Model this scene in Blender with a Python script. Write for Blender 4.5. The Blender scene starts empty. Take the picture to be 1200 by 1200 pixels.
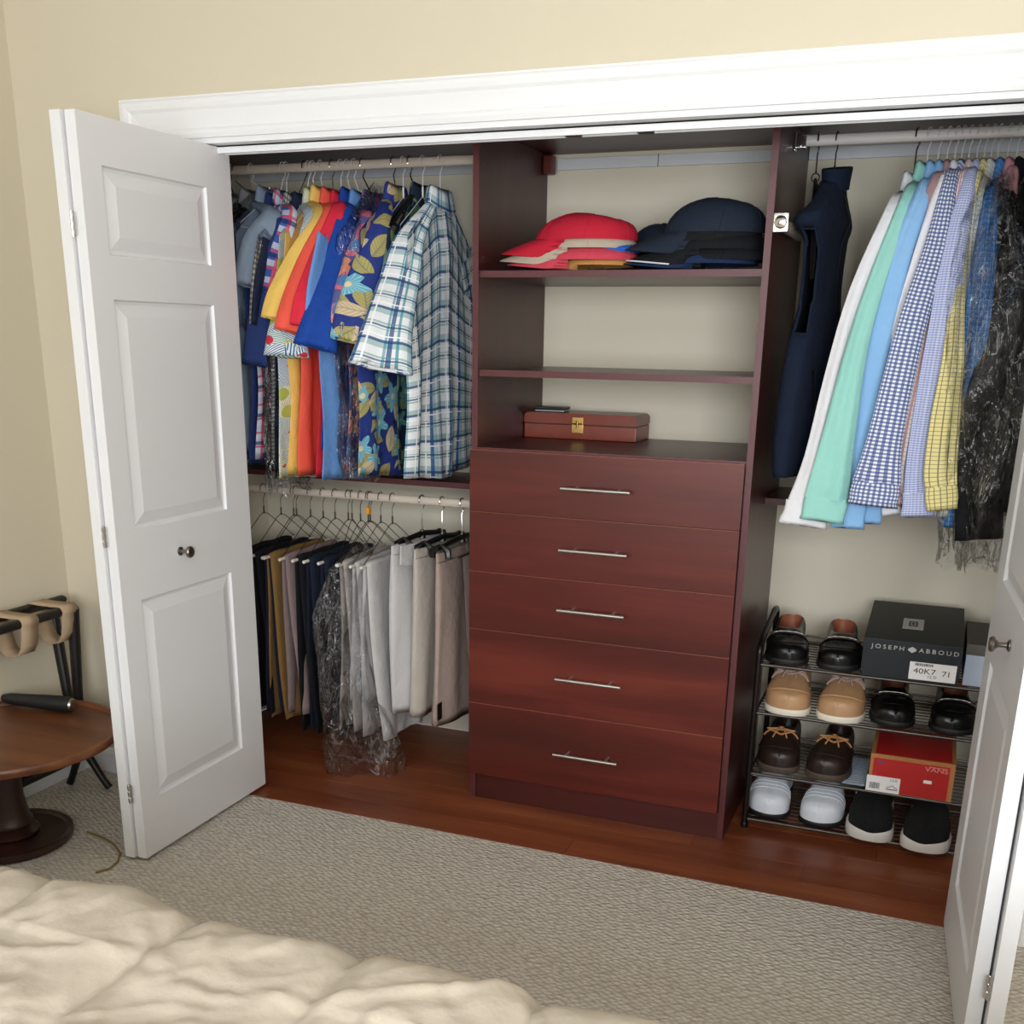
import bpy, bmesh, math, random
import numpy as np
from mathutils import Matrix, Vector
random.seed(7)
PI = math.pi
SC = bpy.context.scene
COL = SC.collection

# ------------------------------------------------------------------ camera
FPX, CX, CY, CZ, YAW, PITCH, ROLL = 1265.4552, 1.3764, -3.1439, 1.5162, 0.3705, 0.3094, 0.0165
CAMP = np.array([CX, CY, CZ])
def cam_axes():
    cy, sy, cp, sp = math.cos(YAW), math.sin(YAW), math.cos(PITCH), math.sin(PITCH)
    f = np.array([-sy*cp, cy*cp, -sp]); r = np.array([cy, sy, 0.0]); u = np.cross(r, f)
    c, s = math.cos(ROLL), math.sin(ROLL)
    return np.array([c*r+s*u, -s*r+c*u, f])
AX = cam_axes()
cd = bpy.data.cameras.new('camera'); cam = bpy.data.objects.new('camera', cd); COL.objects.link(cam)
cd.sensor_width = 36; cd.lens = FPX/1200*36; cd.shift_y = 200/1200; cd.clip_start = .02
m = Matrix.Identity(4)
for i in range(3):
    m[i][0], m[i][1], m[i][2], m[i][3] = AX[0][i], AX[1][i], -AX[2][i], CAMP[i]
cam.matrix_world = m
SC.camera = cam
def _ray(px, py): return np.array([(px-600)/FPX, -(py-800)/FPX, 1.0]) @ AX
def atY(px, py, y): d = _ray(px, py); return CAMP + (y-CY)/d[1]*d     # photo measurement -> point on the plane y
def atZ(px, py, z): d = _ray(px, py); return CAMP + (z-CZ)/d[2]*d
def atX(px, py, x): d = _ray(px, py); return CAMP + (x-CX)/d[0]*d
def mpp(p): return float((np.asarray(p)-CAMP) @ AX[2])/FPX             # metres per photo pixel at a point

# ------------------------------------------------------------------ light and exposure
SC.view_settings.view_transform = 'Standard'; SC.view_settings.look = 'None'
SC.view_settings.exposure = 0.0; SC.view_settings.gamma = 1.0; SC.view_settings.use_curve_mapping = False
w = bpy.data.worlds.new('daylight'); SC.world = w; w.use_nodes = True
w.node_tree.nodes['Background'].inputs[0].default_value = (.80, .90, 1.0, 1); w.node_tree.nodes['Background'].inputs[1].default_value = 1.0
def area(name, loc, target, sx, sy, power, col):
    l = bpy.data.lights.new(name, 'AREA'); l.shape = 'RECTANGLE'; l.size = sx; l.size_y = sy; l.energy = power; l.color = col
    o = bpy.data.objects.new(name, l); COL.objects.link(o); o.location = loc
    o.rotation_euler = (Vector(target)-Vector(loc)).to_track_quat('-Z', 'Y').to_euler(); return o
# daylight through the main window behind the photographer; weaker second one added for softness
area('window_daylight', (.15, -4.86, 1.62), (.15, 0, 1.35), 1.5, 1.5, 50, (.93, .965, 1.0))
area('window_daylight', (2.35, -4.86, 1.62), (1.6, 0, 1.35), 1.5, 1.5, 136, (.93, .965, 1.0))
# weak overhead fill light, added with no lamp in view
area('added_ceiling_fill', (.7, -2.6, 2.62), (.7, -2.6, 0), .45, .45, 6, (1.0, .94, .86))

# ------------------------------------------------------------------ helpers
def lin(h):
    if not isinstance(h, str): return tuple(h)
    h = h.lstrip('#'); v = [int(h[i:i+2], 16)/255 for i in (0, 2, 4)]
    return tuple(x/12.92 if x <= .04045 else ((x+.055)/1.055)**2.4 for x in v)
class NB:
    """small node builder"""
    def __init__(s, name):
        s.m = bpy.data.materials.new(name); s.m.use_nodes = True; s.t = s.m.node_tree; s.p = s.t.nodes['Principled BSDF']; s.out = s.t.nodes['Material Output']
    def n(s, ty, **kw):
        x = s.t.nodes.new(ty)
        for k, v in kw.items(): setattr(x, k, v)
        return x
    def l(s, a, b): s.t.links.new(a, b)
    def set(s, sock, v):
        if hasattr(v, 'is_output'): s.l(v, sock)
        elif isinstance(v, (int, float)): sock.default_value = v
        else:
            v = tuple(v); sock.default_value = v+(1,) if len(v) == 3 and sock.type == 'RGBA' else v
    def math(s, op, a, b=0.0, c=None):
        x = s.n('ShaderNodeMath', operation=op); s.set(x.inputs[0], a); s.set(x.inputs[1], b)
        if c is not None: s.set(x.inputs[2], c)
        return x.outputs[0]
    def mix(s, f, a, b, mode='MIX'):
        x = s.n('ShaderNodeMix', data_type='RGBA', blend_type=mode); s.set(x.inputs[0], f)
        s.set(x.inputs[6], lin(a) if isinstance(a, str) else a); s.set(x.inputs[7], lin(b) if isinstance(b, str) else b); return x.outputs[2]
    def coord(s, kind='Object'): return s.n('ShaderNodeTexCoord').outputs[kind]
    def xyz(s, v): x = s.n('ShaderNodeSeparateXYZ'); s.l(v, x.inputs[0]); return x.outputs
    def scale(s, v, sc):
        x = s.n('ShaderNodeMapping'); s.l(v, x.inputs[0]); x.inputs['Scale'].default_value = sc; return x.outputs[0]
    def noise(s, v, scale, detail=3, rough=.5, dist=0):
        x = s.n('ShaderNodeTexNoise'); s.l(v, x.inputs['Vector']); x.inputs['Scale'].default_value = scale; x.inputs['Detail'].default_value = detail
        x.inputs['Roughness'].default_value = rough; x.inputs['Distortion'].default_value = dist; return x.outputs[0]
    def voro(s, v, scale, feature='F1', rnd=1.0):
        x = s.n('ShaderNodeTexVoronoi', feature=feature); s.l(v, x.inputs['Vector']); x.inputs['Scale'].default_value = scale; x.inputs['Randomness'].default_value = rnd; return x.outputs
    def ramp(s, f, stops, interp='LINEAR'):
        x = s.n('ShaderNodeValToRGB'); x.color_ramp.interpolation = interp; e = x.color_ramp.elements
        while len(e) < len(stops): e.new(.5)
        for q, (p, c) in zip(e, stops): q.position = p; q.color = lin(c)+(1,)
        s.l(f, x.inputs[0]); return x.outputs[0]
    def bump(s, h, strength=.3, dist=.002, normal=None):
        x = s.n('ShaderNodeBump'); s.l(h, x.inputs['Height']); x.inputs['Strength'].default_value = strength; x.inputs['Distance'].default_value = dist
        if normal: s.l(normal, x.inputs['Normal'])
        return x.outputs[0]
    def stripe(s, c, period, width, off=0.0):
        f = s.math('FRACT', s.math('ADD', s.math('DIVIDE', c, period), off+100.0)); return s.math('LESS_THAN', f, width/period)
    def fin(s, col, rough=.5, metal=0.0, normal=None, spec=.5, **kw):
        s.set(s.p.inputs['Base Color'], lin(col) if isinstance(col, str) else col); s.set(s.p.inputs['Roughness'], rough); s.p.inputs['Metallic'].default_value = metal
        s.p.inputs['Specular IOR Level'].default_value = spec
        if normal: s.l(normal, s.p.inputs['Normal'])
        for k, v in kw.items(): s.p.inputs[k.replace('_', ' ')].default_value = v
        return s.m
def plain(name, col, rough=.5, metal=0.0, spec=.5, var=.06, vs=9, bmp=0.0, bs=200, bd=.001, **kw):
    b = NB(name); c = b.coord(); n = b.noise(c, vs)
    cc = lin(col); d = tuple(max(0, x*(1-2*var)) for x in cc); l_ = tuple(min(1, x*(1+2*var)) for x in cc)
    nm = b.bump(b.noise(c, bs, 2), bmp, bd) if bmp else None
    return b.fin(b.mix(n, d, l_), rough, metal, nm, spec, **kw)

def cloth(name, col, rough=.85, weave=900, fold=.45, **kw):
    b = NB(name); c = b.coord(); n = b.noise(c, 14, 4)
    cc = lin(col) if isinstance(col, str) else col
    nm = b.bump(b.noise(c, 26, 4), fold, .012); nm = b.bump(b.noise(c, weave, 1), .15, .0006, nm)
    return b.fin(b.mix(n, tuple(x*.92 for x in cc), tuple(min(1, x*1.06) for x in cc)), rough, 0, nm, .25, **kw)
def checks(name, base, bands, rough=.8, fold=.45):
    """bands: (axis, period, width, offset, colour, strength) laid over the base in order, in fabric metres (UV)"""
    b = NB(name); x, y, z = b.xyz(b.coord('UV')); col = lin(base)
    for ax, per, wd, off, c, a in bands:
        f = b.math('MULTIPLY', b.stripe((x, y)[ax], per, wd, off), a); col = b.mix(f, col, c)
    c3 = b.coord(); nm = b.bump(b.noise(c3, 26, 4), fold, .012); nm = b.bump(b.noise(c3, 900, 1), .12, .0006, nm)
    return b.fin(col, rough, 0, nm, .25)
def floral(name, base, flower, leaf, accent, scale=9, density=.42, third=None):
    """leaves and star shaped flowers scattered in fabric space (UV metres)"""
    b = NB(name); uv = b.coord('UV')
    def polar(v, sc, rnd=.8):
        vo = b.voro(v, sc, rnd=rnd); d = b.n('ShaderNodeVectorMath', operation='SUBTRACT'); ml = b.n('ShaderNodeVectorMath', operation='SCALE'); b.l(v, ml.inputs[0]); ml.inputs['Scale'].default_value = 1.0
        b.l(ml.outputs[0], d.inputs[0]); b.l(vo['Position'], d.inputs[1]); x, y, z = b.xyz(d.outputs[0]); r = b.math('MULTIPLY', b.math('SQRT', b.math('ADD', b.math('MULTIPLY', x, x), b.math('MULTIPLY', y, y))), sc); return r, b.math('ARCTAN2', y, x), b.xyz(vo['Color']), x, y
    col = lin(base)
    for k, (c, lo) in enumerate(((leaf, .25), (third or leaf, .45))):
        mp = b.n('ShaderNodeMapping'); b.l(uv, mp.inputs[0]); mp.inputs['Location'].default_value = (.37*k, .21*k, 0); mp.inputs['Rotation'].default_value = (0, 0, .9*k)
        r, a, cx, x, y = polar(mp.outputs[0], scale*1.25); an = b.math('ADD', a, b.math('MULTIPLY', cx[1], 6.28)); u = b.math('MULTIPLY', r, b.math('COSINE', an)); v = b.math('ABSOLUTE', b.math('MULTIPLY', r, b.math('SINE', an)))
        wid = b.math('MULTIPLY', b.math('SUBTRACT', .25, b.math('MULTIPLY', u, u)), .95); inside = b.math('MULTIPLY', b.math('LESS_THAN', v, wid), b.math('GREATER_THAN', cx[0], lo))
        vein = b.math('MAXIMUM', b.math('LESS_THAN', v, .018), b.math('LESS_THAN', b.math('FRACT', b.math('MULTIPLY', b.math('SUBTRACT', u, v), 9.0)), .2)); lc = b.mix(b.math('MULTIPLY', vein, .45), c, base); col = b.mix(inside, col, lc)
    r, a, cx, x, y = polar(uv, scale); a5 = b.math('COSINE', b.math('MULTIPLY', b.math('ADD', a, b.math('MULTIPLY', cx[1], 6.28)), 5)); edge = b.math('MULTIPLY', b.math('ADD', b.math('MULTIPLY', a5, .28), .85), density)
    fl = b.math('MULTIPLY', b.math('LESS_THAN', r, edge), b.math('GREATER_THAN', cx[0], .5)); ray = b.math('LESS_THAN', b.math('FRACT', b.math('MULTIPLY', a, 3.2)), .3)
    fc = b.mix(b.math('MULTIPLY', ray, .55), flower, accent); fc = b.mix(b.math('LESS_THAN', r, .09), fc, accent); col = b.mix(fl, col, fc)
    c3 = b.coord(); nm = b.bump(b.noise(c3, 26, 4), .45, .012)
    return b.fin(col, .75, 0, nm, .3)
def wood(name, c1, c2, c3, axis=0, rough=.35, scale=1.0, spec=.5, coat=0.0):
    b = NB(name); c = b.coord(); sc = [7*scale]*3; sc[axis] = .7*scale
    big = b.noise(b.scale(c, tuple(sc)), 1.6, 4, .55, .6); sc2 = [120*scale]*3; sc2[axis] = 3*scale; fine = b.noise(b.scale(c, tuple(sc2)), 1.0, 3, .6)
    col = b.ramp(big, [(.3, c1), (.5, c2), (.72, c3)]); col = b.mix(b.math('MULTIPLY', fine, .35), col, tuple(x*.55 for x in lin(c1)))
    nm = b.bump(fine, .08, .0006)
    return b.fin(col, rough, 0, nm, spec, Coat_Weight=coat, Coat_Roughness=.2)

# --- objects
OFF = {}
def obj_from(name, verts, faces, mat, parent=None, smooth=True, uvs=None, mats=None, fm=None):
    off = OFF.get(parent.name, (0, 0, 0)) if parent is not None else (0, 0, 0)
    V = np.asarray(verts, float)-np.asarray(off)
    me = bpy.data.meshes.new(name); me.from_pydata([tuple(v) for v in V], [], [tuple(f) for f in faces])
    me.materials.append(mat)
    for x in (mats or []): me.materials.append(x)
    if fm is not None: me.polygons.foreach_set('material_index', fm)
    if smooth: me.polygons.foreach_set('use_smooth', [True]*len(me.polygons))
    if uvs is not None:
        ul = me.uv_layers.new(name='UVMap'); ul.data.foreach_set('uv', np.asarray(uvs, float).ravel())
    me.update()
    o = bpy.data.objects.new(name, me); COL.objects.link(o)
    if parent is not None: o.parent = parent; OFF[o.name] = off
    else: OFF[o.name] = (0, 0, 0)
    return o
def thing(name, label, cat, loc=(0, 0, 0), group=None):
    o = bpy.data.objects.new(name, None); COL.objects.link(o); o.location = tuple(loc); o['label'] = label; o['category'] = cat
    o.empty_display_size = .05
    if group: o['group'] = group
    OFF[o.name] = tuple(loc); return o
def struct(o): o['kind'] = 'structure'; return o
class MB:
    def __init__(s): s.v = []; s.f = []; s.sharp = True; s.uv = []; s.hasuv = False
    def add(s, V, F):
        k = len(s.v); s.v += [tuple(map(float, p)) for p in V]; s.f += [tuple(i+k for i in f) for f in F]; return s
    def box(s, a, b, bev=0.0, M=None):
        a, b = np.minimum(a, b).astype(float), np.maximum(a, b).astype(float)
        if bev <= 0:
            P = [(x, y, z) for z in (a[2], b[2]) for y in (a[1], b[1]) for x in (a[0], b[0])]
            F = [(0, 2, 3, 1), (4, 5, 7, 6), (0, 1, 5, 4), (2, 6, 7, 3), (0, 4, 6, 2), (1, 3, 7, 5)]
        else:
            bm = bmesh.new(); bmesh.ops.create_cube(bm, size=1)
            for v in bm.verts: v.co = Vector([(a[i]+b[i])/2+v.co[i]*(b[i]-a[i]) for i in range(3)])
            bmesh.ops.bevel(bm, geom=bm.edges[:], offset=min(bev, .45*min(b-a)), segments=2, affect='EDGES', profile=.5)
            bm.verts.index_update(); P = [tuple(v.co) for v in bm.verts]; F = [tuple(v.index for v in f.verts) for f in bm.faces]; bm.free()
        if M is not None: P = [tuple(M @ Vector(p)) for p in P]
        return s.add(P, F)
    def tube(s, pts, r, n=8, closed=False, cap=True, flat=None):
        pts = [np.asarray(p, float) for p in pts]; m_ = len(pts); rs = r if hasattr(r, '__len__') else [r]*m_
        V = []; up = None
        for i, p in enumerate(pts):
            if closed: t = pts[(i+1) % m_]-pts[i-1]
            else: t = pts[min(i+1, m_-1)]-pts[max(i-1, 0)]
            t = t/(np.linalg.norm(t)+1e-12)
            if up is None:
                up = np.array([0, 0, 1.0]) if abs(t[2]) < .9 else np.array([1.0, 0, 0])
            a_ = np.cross(t, up); a_ = a_/(np.linalg.norm(a_)+1e-12); up = np.cross(a_, t)
            for k in range(n):
                an = 2*PI*k/n; V.append(p+rs[i]*(math.cos(an)*a_+math.sin(an)*up*(flat or 1)))
        F = []
        for i in range(m_ if closed else m_-1):
            j = (i+1) % m_
            for k in range(n): k2 = (k+1) % n; F.append((i*n+k, i*n+k2, j*n+k2, j*n+k))
        if cap and not closed: F.append(tuple(range(n-1, -1, -1))); F.append(tuple((m_-1)*n+k for k in range(n)))
        return s.add(V, F)
    def lathe(s, prof, c=(0, 0, 0), n=32, axis=(0, 0, 1), sx=1, sy=1):
        q = Vector((0, 0, 1)).rotation_difference(Vector(axis)).to_matrix(); V = []; F = []
        for r, z in prof:
            for k in range(n):
                an = 2*PI*k/n; V.append(np.asarray(c)+np.array(q @ Vector((r*sx*math.cos(an), r*sy*math.sin(an), z))))
        for i in range(len(prof)-1):
            for k in range(n): k2 = (k+1) % n; F.append((i*n+k, i*n+k2, (i+1)*n+k2, (i+1)*n+k))
        if prof[0][0] > 1e-6: F.append(tuple(range(n-1, -1, -1)))
        if prof[-1][0] > 1e-6: F.append(tuple((len(prof)-1)*n+k for k in range(n)))
        return s.add(V, F)
    def prism(s, prof, axis, a, b):
        """closed profile of 2-D points extruded along an axis (0: pts are (y,z); 1: (x,z); 2: (x,y))"""
        def P(t, p):
            q = list(p); q.insert(axis, t); return tuple(q)
        n = len(prof); V = [P(a, p) for p in prof]+[P(b, p) for p in prof]
        F = [(i, (i+1) % n, n+(i+1) % n, n+i) for i in range(n)]+[tuple(range(n-1, -1, -1)), tuple(range(n, 2*n))]
        return s.add(V, F)
    def build(s, name, mat, parent=None, smooth=False):
        o = obj_from(name, s.v, s.f, mat, parent, smooth)
        if smooth == 'auto': pass
        bm = bmesh.new(); bm.from_mesh(o.data); bmesh.ops.recalc_face_normals(bm, faces=bm.faces[:]); 
        if smooth:
            for e in bm.edges:
                if len(e.link_faces) == 2 and e.calc_face_angle(0) > .7: e.smooth = False
        bm.to_mesh(o.data); bm.free()
        if smooth: md = o.modifiers.new('weighted_normals', 'WEIGHTED_NORMAL'); md.keep_sharp = True
        return o
def box_obj(name, a, b, mat, parent=None, bev=0.0): return MB().box(a, b, bev).build(name, mat, parent, smooth=bev > 0)
def tag(o, label, cat, group=None):
    o['label'] = label; o['category'] = cat
    if group: o['group'] = group
    return o
def grid(P, U, closed=False):
    """P: (nv, nu, 3) points, U: (nv, nu(+1 if closed), 2) uv -> verts, faces, loop uvs"""
    nv, nu = P.shape[:2]; F = []; L = []
    for i in range(nv-1):
        for j in range(nu if closed else nu-1):
            k = (j+1) % nu; F.append((i*nu+j, i*nu+k, (i+1)*nu+k, (i+1)*nu+j))
            L += [U[i, j], U[i, j+1], U[i+1, j+1], U[i+1, j]]
    return P.reshape(-1, 3), F, L
def text_mesh(name, s, size, mat, M, parent, spacing=1.0, depth=.0004, sx=1.0):
    c = bpy.data.curves.new(name, 'FONT'); c.body = s; c.size = size; c.extrude = depth; c.align_x = 'CENTER'; c.align_y = 'CENTER'; c.space_character = spacing; c.resolution_u = 3
    t = bpy.data.objects.new(name, c); COL.objects.link(t); bpy.context.view_layer.update()
    me = t.evaluated_get(bpy.context.evaluated_depsgraph_get()).to_mesh()
    V = [tuple(M @ Vector((v.co.x*sx, v.co.y, v.co.z))) for v in me.vertices]; F = [tuple(p.vertices) for p in me.polygons]
    bpy.data.objects.remove(t); bpy.data.curves.remove(c)
    return obj_from(name, V, F, mat, parent, False)
def frameM(o, x, y):
    x = Vector(x).normalized(); y = Vector(y).normalized(); z = x.cross(y); M = Matrix.Identity(4)
    for i in range(3): M[i][0], M[i][1], M[i][2], M[i][3] = x[i], y[i], z[i], o[i]
    return M

# ------------------------------------------------------------------ materials
def wallpaint(name, col):
    b = NB(name); c = b.coord(); n = b.noise(c, 160, 2); cc = lin(col)
    return b.fin(b.mix(b.noise(c, 1.2), tuple(x*.97 for x in cc), tuple(min(1, x*1.02) for x in cc)), .75, 0, b.bump(n, .12, .0008), .3)
M_wall = wallpaint('cream_wall_paint', '#D6CCB6'); M_cwall = wallpaint('closet_wall_paint', '#DED6C2'); M_ceil = wallpaint('ceiling_paint', '#ECEAE4')
M_white = plain('white_gloss_paint', '#ECEDEF', .38, var=.01); 
def doorpaint():
    b = NB('moulded_door_paint'); c = b.coord(); n = b.noise(b.scale(c, (60, 60, 5)), 2.0, 3, .6)
    return b.fin('#E4E4E6', .42, 0, b.bump(n, .10, .0012), .45)
M_door = doorpaint()
def carpet():
    b = NB('loop_pile_carpet'); c = b.coord(); s = b.n('ShaderNodeMapping'); b.l(c, s.inputs[0]); s.inputs['Rotation'].default_value = (0, 0, .72); s.inputs['Scale'].default_value = (1.0, 1.5, 1)
    v = b.voro(s.outputs[0], 52, rnd=.5); n = b.noise(c, 5, 4); n2 = b.noise(c, 420, 2)
    col = b.mix(n, '#E0D8CC', '#EBE4DA'); col = b.mix(b.math('MULTIPLY', v['Distance'], .8), col, '#877A6A'); col = b.mix(b.math('MULTIPLY', n2, .3), col, '#DAD2C5')
    h = b.math('SUBTRACT', 1.0, v['Distance']); nm = b.bump(h, 1.0, .012); nm = b.bump(n2, .35, .002, nm)
    return b.fin(col, .95, 0, nm, .1, Sheen_Weight=.2)
M_carpet = carpet()
M_plank = [wood('laminate_plank_%d' % i, a, b_, c, 0, .33, 1.0, .5) for i, (a, b_, c) in enumerate([('#6E361F', '#8A482A', '#9E5C38'), ('#723921', '#8F4C2D', '#A3613B'), ('#6A331D', '#854427', '#985533')])]
M_panel = wood('mahogany_melamine', '#3C1714', '#4A1E1A', '#582722', 2, .34, .8, .5)
M_shelf = wood('mahogany_melamine_shelf', '#3C1714', '#4A1E1A', '#582722', 0, .34, .8, .5)
M_drawer = wood('cherry_drawer_front', '#45150F', '#591D15', '#6F2C1E', 0, .36, .75, .5)
M_edge = plain('mahogany_edge_band', '#56282B', .4, var=.04)
M_seam = plain('drawer_edge_band', '#9A5A45', .4, var=.03)
M_hole = plain('shadow_gap_dark', '#120A08', .8); M_peg = plain('peg_hole_liner', '#7A5C4C', .6)
M_steel = plain('brushed_steel', '#C9C7C3', .30, 1.0, var=.03); M_chrome = plain('polished_chrome', '#D8D8DA', .12, 1.0, var=.01)
M_nickel = plain('satin_nickel', '#8E867E', .3, 1.0, var=.05); M_brass = plain('polished_brass', '#CDA968', .3, 1.0, var=.12, vs=90)
M_rod = plain('almond_closet_rod', '#D2C4B6', .4, var=.03); M_rod2 = plain('pale_closet_rod', '#E2DEDC', .35, var=.02)
M_rail = plain('white_wall_rail', '#DADDE2', .45, var=.02)
M_wirew = plain('white_coated_wire', '#DCDBD8', .4, var=.03); M_wired = plain('dark_steel_wire', '#3A322C', .35, .6, var=.1)
M_tubew = plain('white_paper_tube', '#DDD8CF', .7, var=.05); M_blackp = plain('black_plastic', '#0E0E10', .35, var=.1)
M_bronze = plain('dark_bronze_tube', '#1B1412', .35, .3, var=.1)

# ------------------------------------------------------------------ the setting
YW, YI = -.29, -.17                 # bedroom face and closet face of the wall that holds the opening
XL, XR, ZH = -.87, 1.715, 2.045     # closet opening
CLX0, CLX1, CLY = -1.16, 2.05, .606 # closet interior
RX1, RY0, ZC = 3.3, -4.7, 2.70
def slab(name, a, b, mat): return struct(box_obj(name, a, b, mat))
fl = struct(MB().box((-2.0, RY0, -.06), (RX1, -.275, -.001)).build('floor', M_carpet))
# closet floor: laminate planks laid along the closet
struct(box_obj('floor_closet', (CLX0, -.275, -.06), (CLX1, CLY, -.0125), M_hole)); fc = bpy.data.objects['floor_closet']
rows = 8; wrow = (CLY+.275)/rows
for r in range(rows):
    x = CLX0; k = 0; xs = [CLX0]; t = CLX0+[.35, 1.05, .7, 1.25, .2, .9, .55, 1.15][r]
    while t < CLX1-.1: xs.append(t); t += 1.25
    xs.append(CLX1)
    for a, b in zip(xs, xs[1:]):
        y0 = -.275+r*wrow
        MB().box((a+.0004, y0+.0004, -.012), (b-.0004, y0+wrow-.0004, 0), .0008).build('plank', random.choice(M_plank), fc, True)
# wall with the closet opening, left wall with a jog, right and rear walls, ceiling
wb = MB(); wb.box((-1.39, YW, 0), (XL, YI, ZC)); wb.box((XR, YW, 0), (RX1, YI, ZC)); wb.box((XL, YW, ZH), (XR, YI, ZC)); struct(wb.build('wall_back', M_wall))
wl = MB(); wl.prism([(-1.39, YI), (-1.39, -.662), (-2.0, -.662), (-2.0, RY0), (-2.12, RY0), (-2.12, -.50), (-1.51, -.50), (-1.51, YI)], 2, 0, ZC); struct(wl.build('wall_left', M_wall))
slab('wall_right', (RX1, RY0, 0), (RX1+.12, YI, ZC), M_wall)
wf = MB(); wins = [(-.65, .95), (1.55, 3.15)]; z0, z1 = .85, 2.4  # the left opening is an unseen extra window, added to soften the daylight
wf.box((-2.12, RY0-.12, 0), (RX1+.12, RY0, z0)); wf.box((-2.12, RY0-.12, z1), (RX1+.12, RY0, ZC))
for a, b in [(-2.12, wins[0][0]), (wins[0][1], wins[1][0]), (wins[1][1], RX1+.12)]: wf.box((a, RY0-.12, z0), (b, RY0, z1))
struct(wf.build('wall_front', M_wall))
slab('ceiling', (-2.12, RY0-.12, ZC), (RX1+.12, CLY+.12, ZC+.1), M_ceil)
slab('wall_closet_back', (CLX0-.1, CLY, 0), (CLX1+.1, CLY+.1, ZC), M_cwall)
slab('wall_closet_left', (CLX0-.1, YI, 0), (CLX0, CLY, ZC), M_cwall); slab('wall_closet_right', (CLX1, YI, 0), (CLX1+.1, CLY, ZC), M_cwall)
for i, (a, b) in enumerate(wins):
    r = thing('window_%d' % (i+1), '', 'window', ((a+b)/2, RY0-.06, z0)); del r['label']; del r['category']; struct(r)
    f = MB()
    for q in [((a, RY0-.09, z0), (a+.05, RY0-.02, z1)), ((b-.05, RY0-.09, z0), (b, RY0-.02, z1)), ((a, RY0-.09, z0), (b, RY0-.02, z0+.05)), ((a, RY0-.09, z1-.05), (b, RY0-.02, z1)), ((a, RY0-.08, 1.6), (b, RY0-.03, 1.64))]: f.box(*q)
    f.build('window_frame', M_white, r)
# moulded casing round the opening
prof = [(0, -.001), (0, -.012), (.012, -.016), (.02, -.016), (.026, -.012), (.034, -.013), (.07, -.019), (.078, -.024), (.088, -.026), (.098, -.026), (.104, -.022), (.108, -.022), (.108, -.001)]  # (from opening outward, proud of wall)
def casing(name, P0, along, out, l0, l1):
    """mitred moulding: along = unit vec, out = outward unit vec in the wall plane"""
    P0, al, ou = (np.asarray(q, float) for q in (P0, along, out)); V = []
    for e, s in ((l0, -1), (l1, 1)):
        for d, p in prof: V.append(P0+al*(e+s*d)+ou*d+np.array([0, p, 0]))
    n = len(prof); F = [(i, i+1, n+i+1, n+i) for i in range(n-1)]+[tuple(range(n)), tuple(range(2*n-1, n-1, -1))]
    mb = MB(); mb.add(V, F); return struct(mb.build(name, M_white))
casing('trim_1', (XL, YW, ZH), (1, 0, 0), (0, 0, 1), 0, XR-XL)
def jambcas(name, x, o):
    V = []; n = len(prof)
    for d, p in prof: V.append((x+o*d, YW+p, 0))
    for d, p in prof: V.append((x+o*d, YW+p, ZH+d))
    F = [(i, i+1, n+i+1, n+i) for i in range(n-1)]+[tuple(range(n)), tuple(range(2*n-1, n-1, -1))]
    return struct(MB().add(V, F).build(name, M_white))
jambcas('trim_2', XL, -1); jambcas('trim_3', XR, 1)
jb = MB(); jb.box((XL, YW-.001, ZH-.014), (XR, YI, ZH)); jb.box((XL, YW, 0), (XL+.014, YI, ZH)); jb.box((XR-.014, YW, 0), (XR, YI, ZH)); struct(jb.build('trim_4', M_white))
tr = thing('bifold_track', 'white metal bifold door track under the head of the closet opening', 'track', (.42, -.235, ZH-.014))
t_ = MB(); t_.box((XL+.016, -.25, ZH-.018), (XR-.016, -.212, ZH-.0145)); t_.box((XL+.016, -.25, ZH-.034), (XR-.016, -.246, ZH-.0145)); t_.box((XL+.016, -.216, ZH-.034), (XR-.016, -.212, ZH-.0145)); t_.build('channel', M_white, tr)
for px in (672, 757):
    p = atY(px, 139, -.235); MB().box((p[0]-.02, -.243, ZH-.036), (p[0]+.02, -.219, ZH-.024), .002).build('track_clip', M_blackp, tr, True)
bp = [(0, 0), (0, -.014), (.07, -.014), (.085, -.008), (.09, 0)]
struct(MB().prism([(YW+p, z) for z, p in bp], 0, -1.39, XL-.108).build('baseboard_back', M_white))
struct(MB().prism([(-1.39-p, z) for z, p in bp], 1, -.662, YW).build('baseboard_left', M_white))

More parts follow.
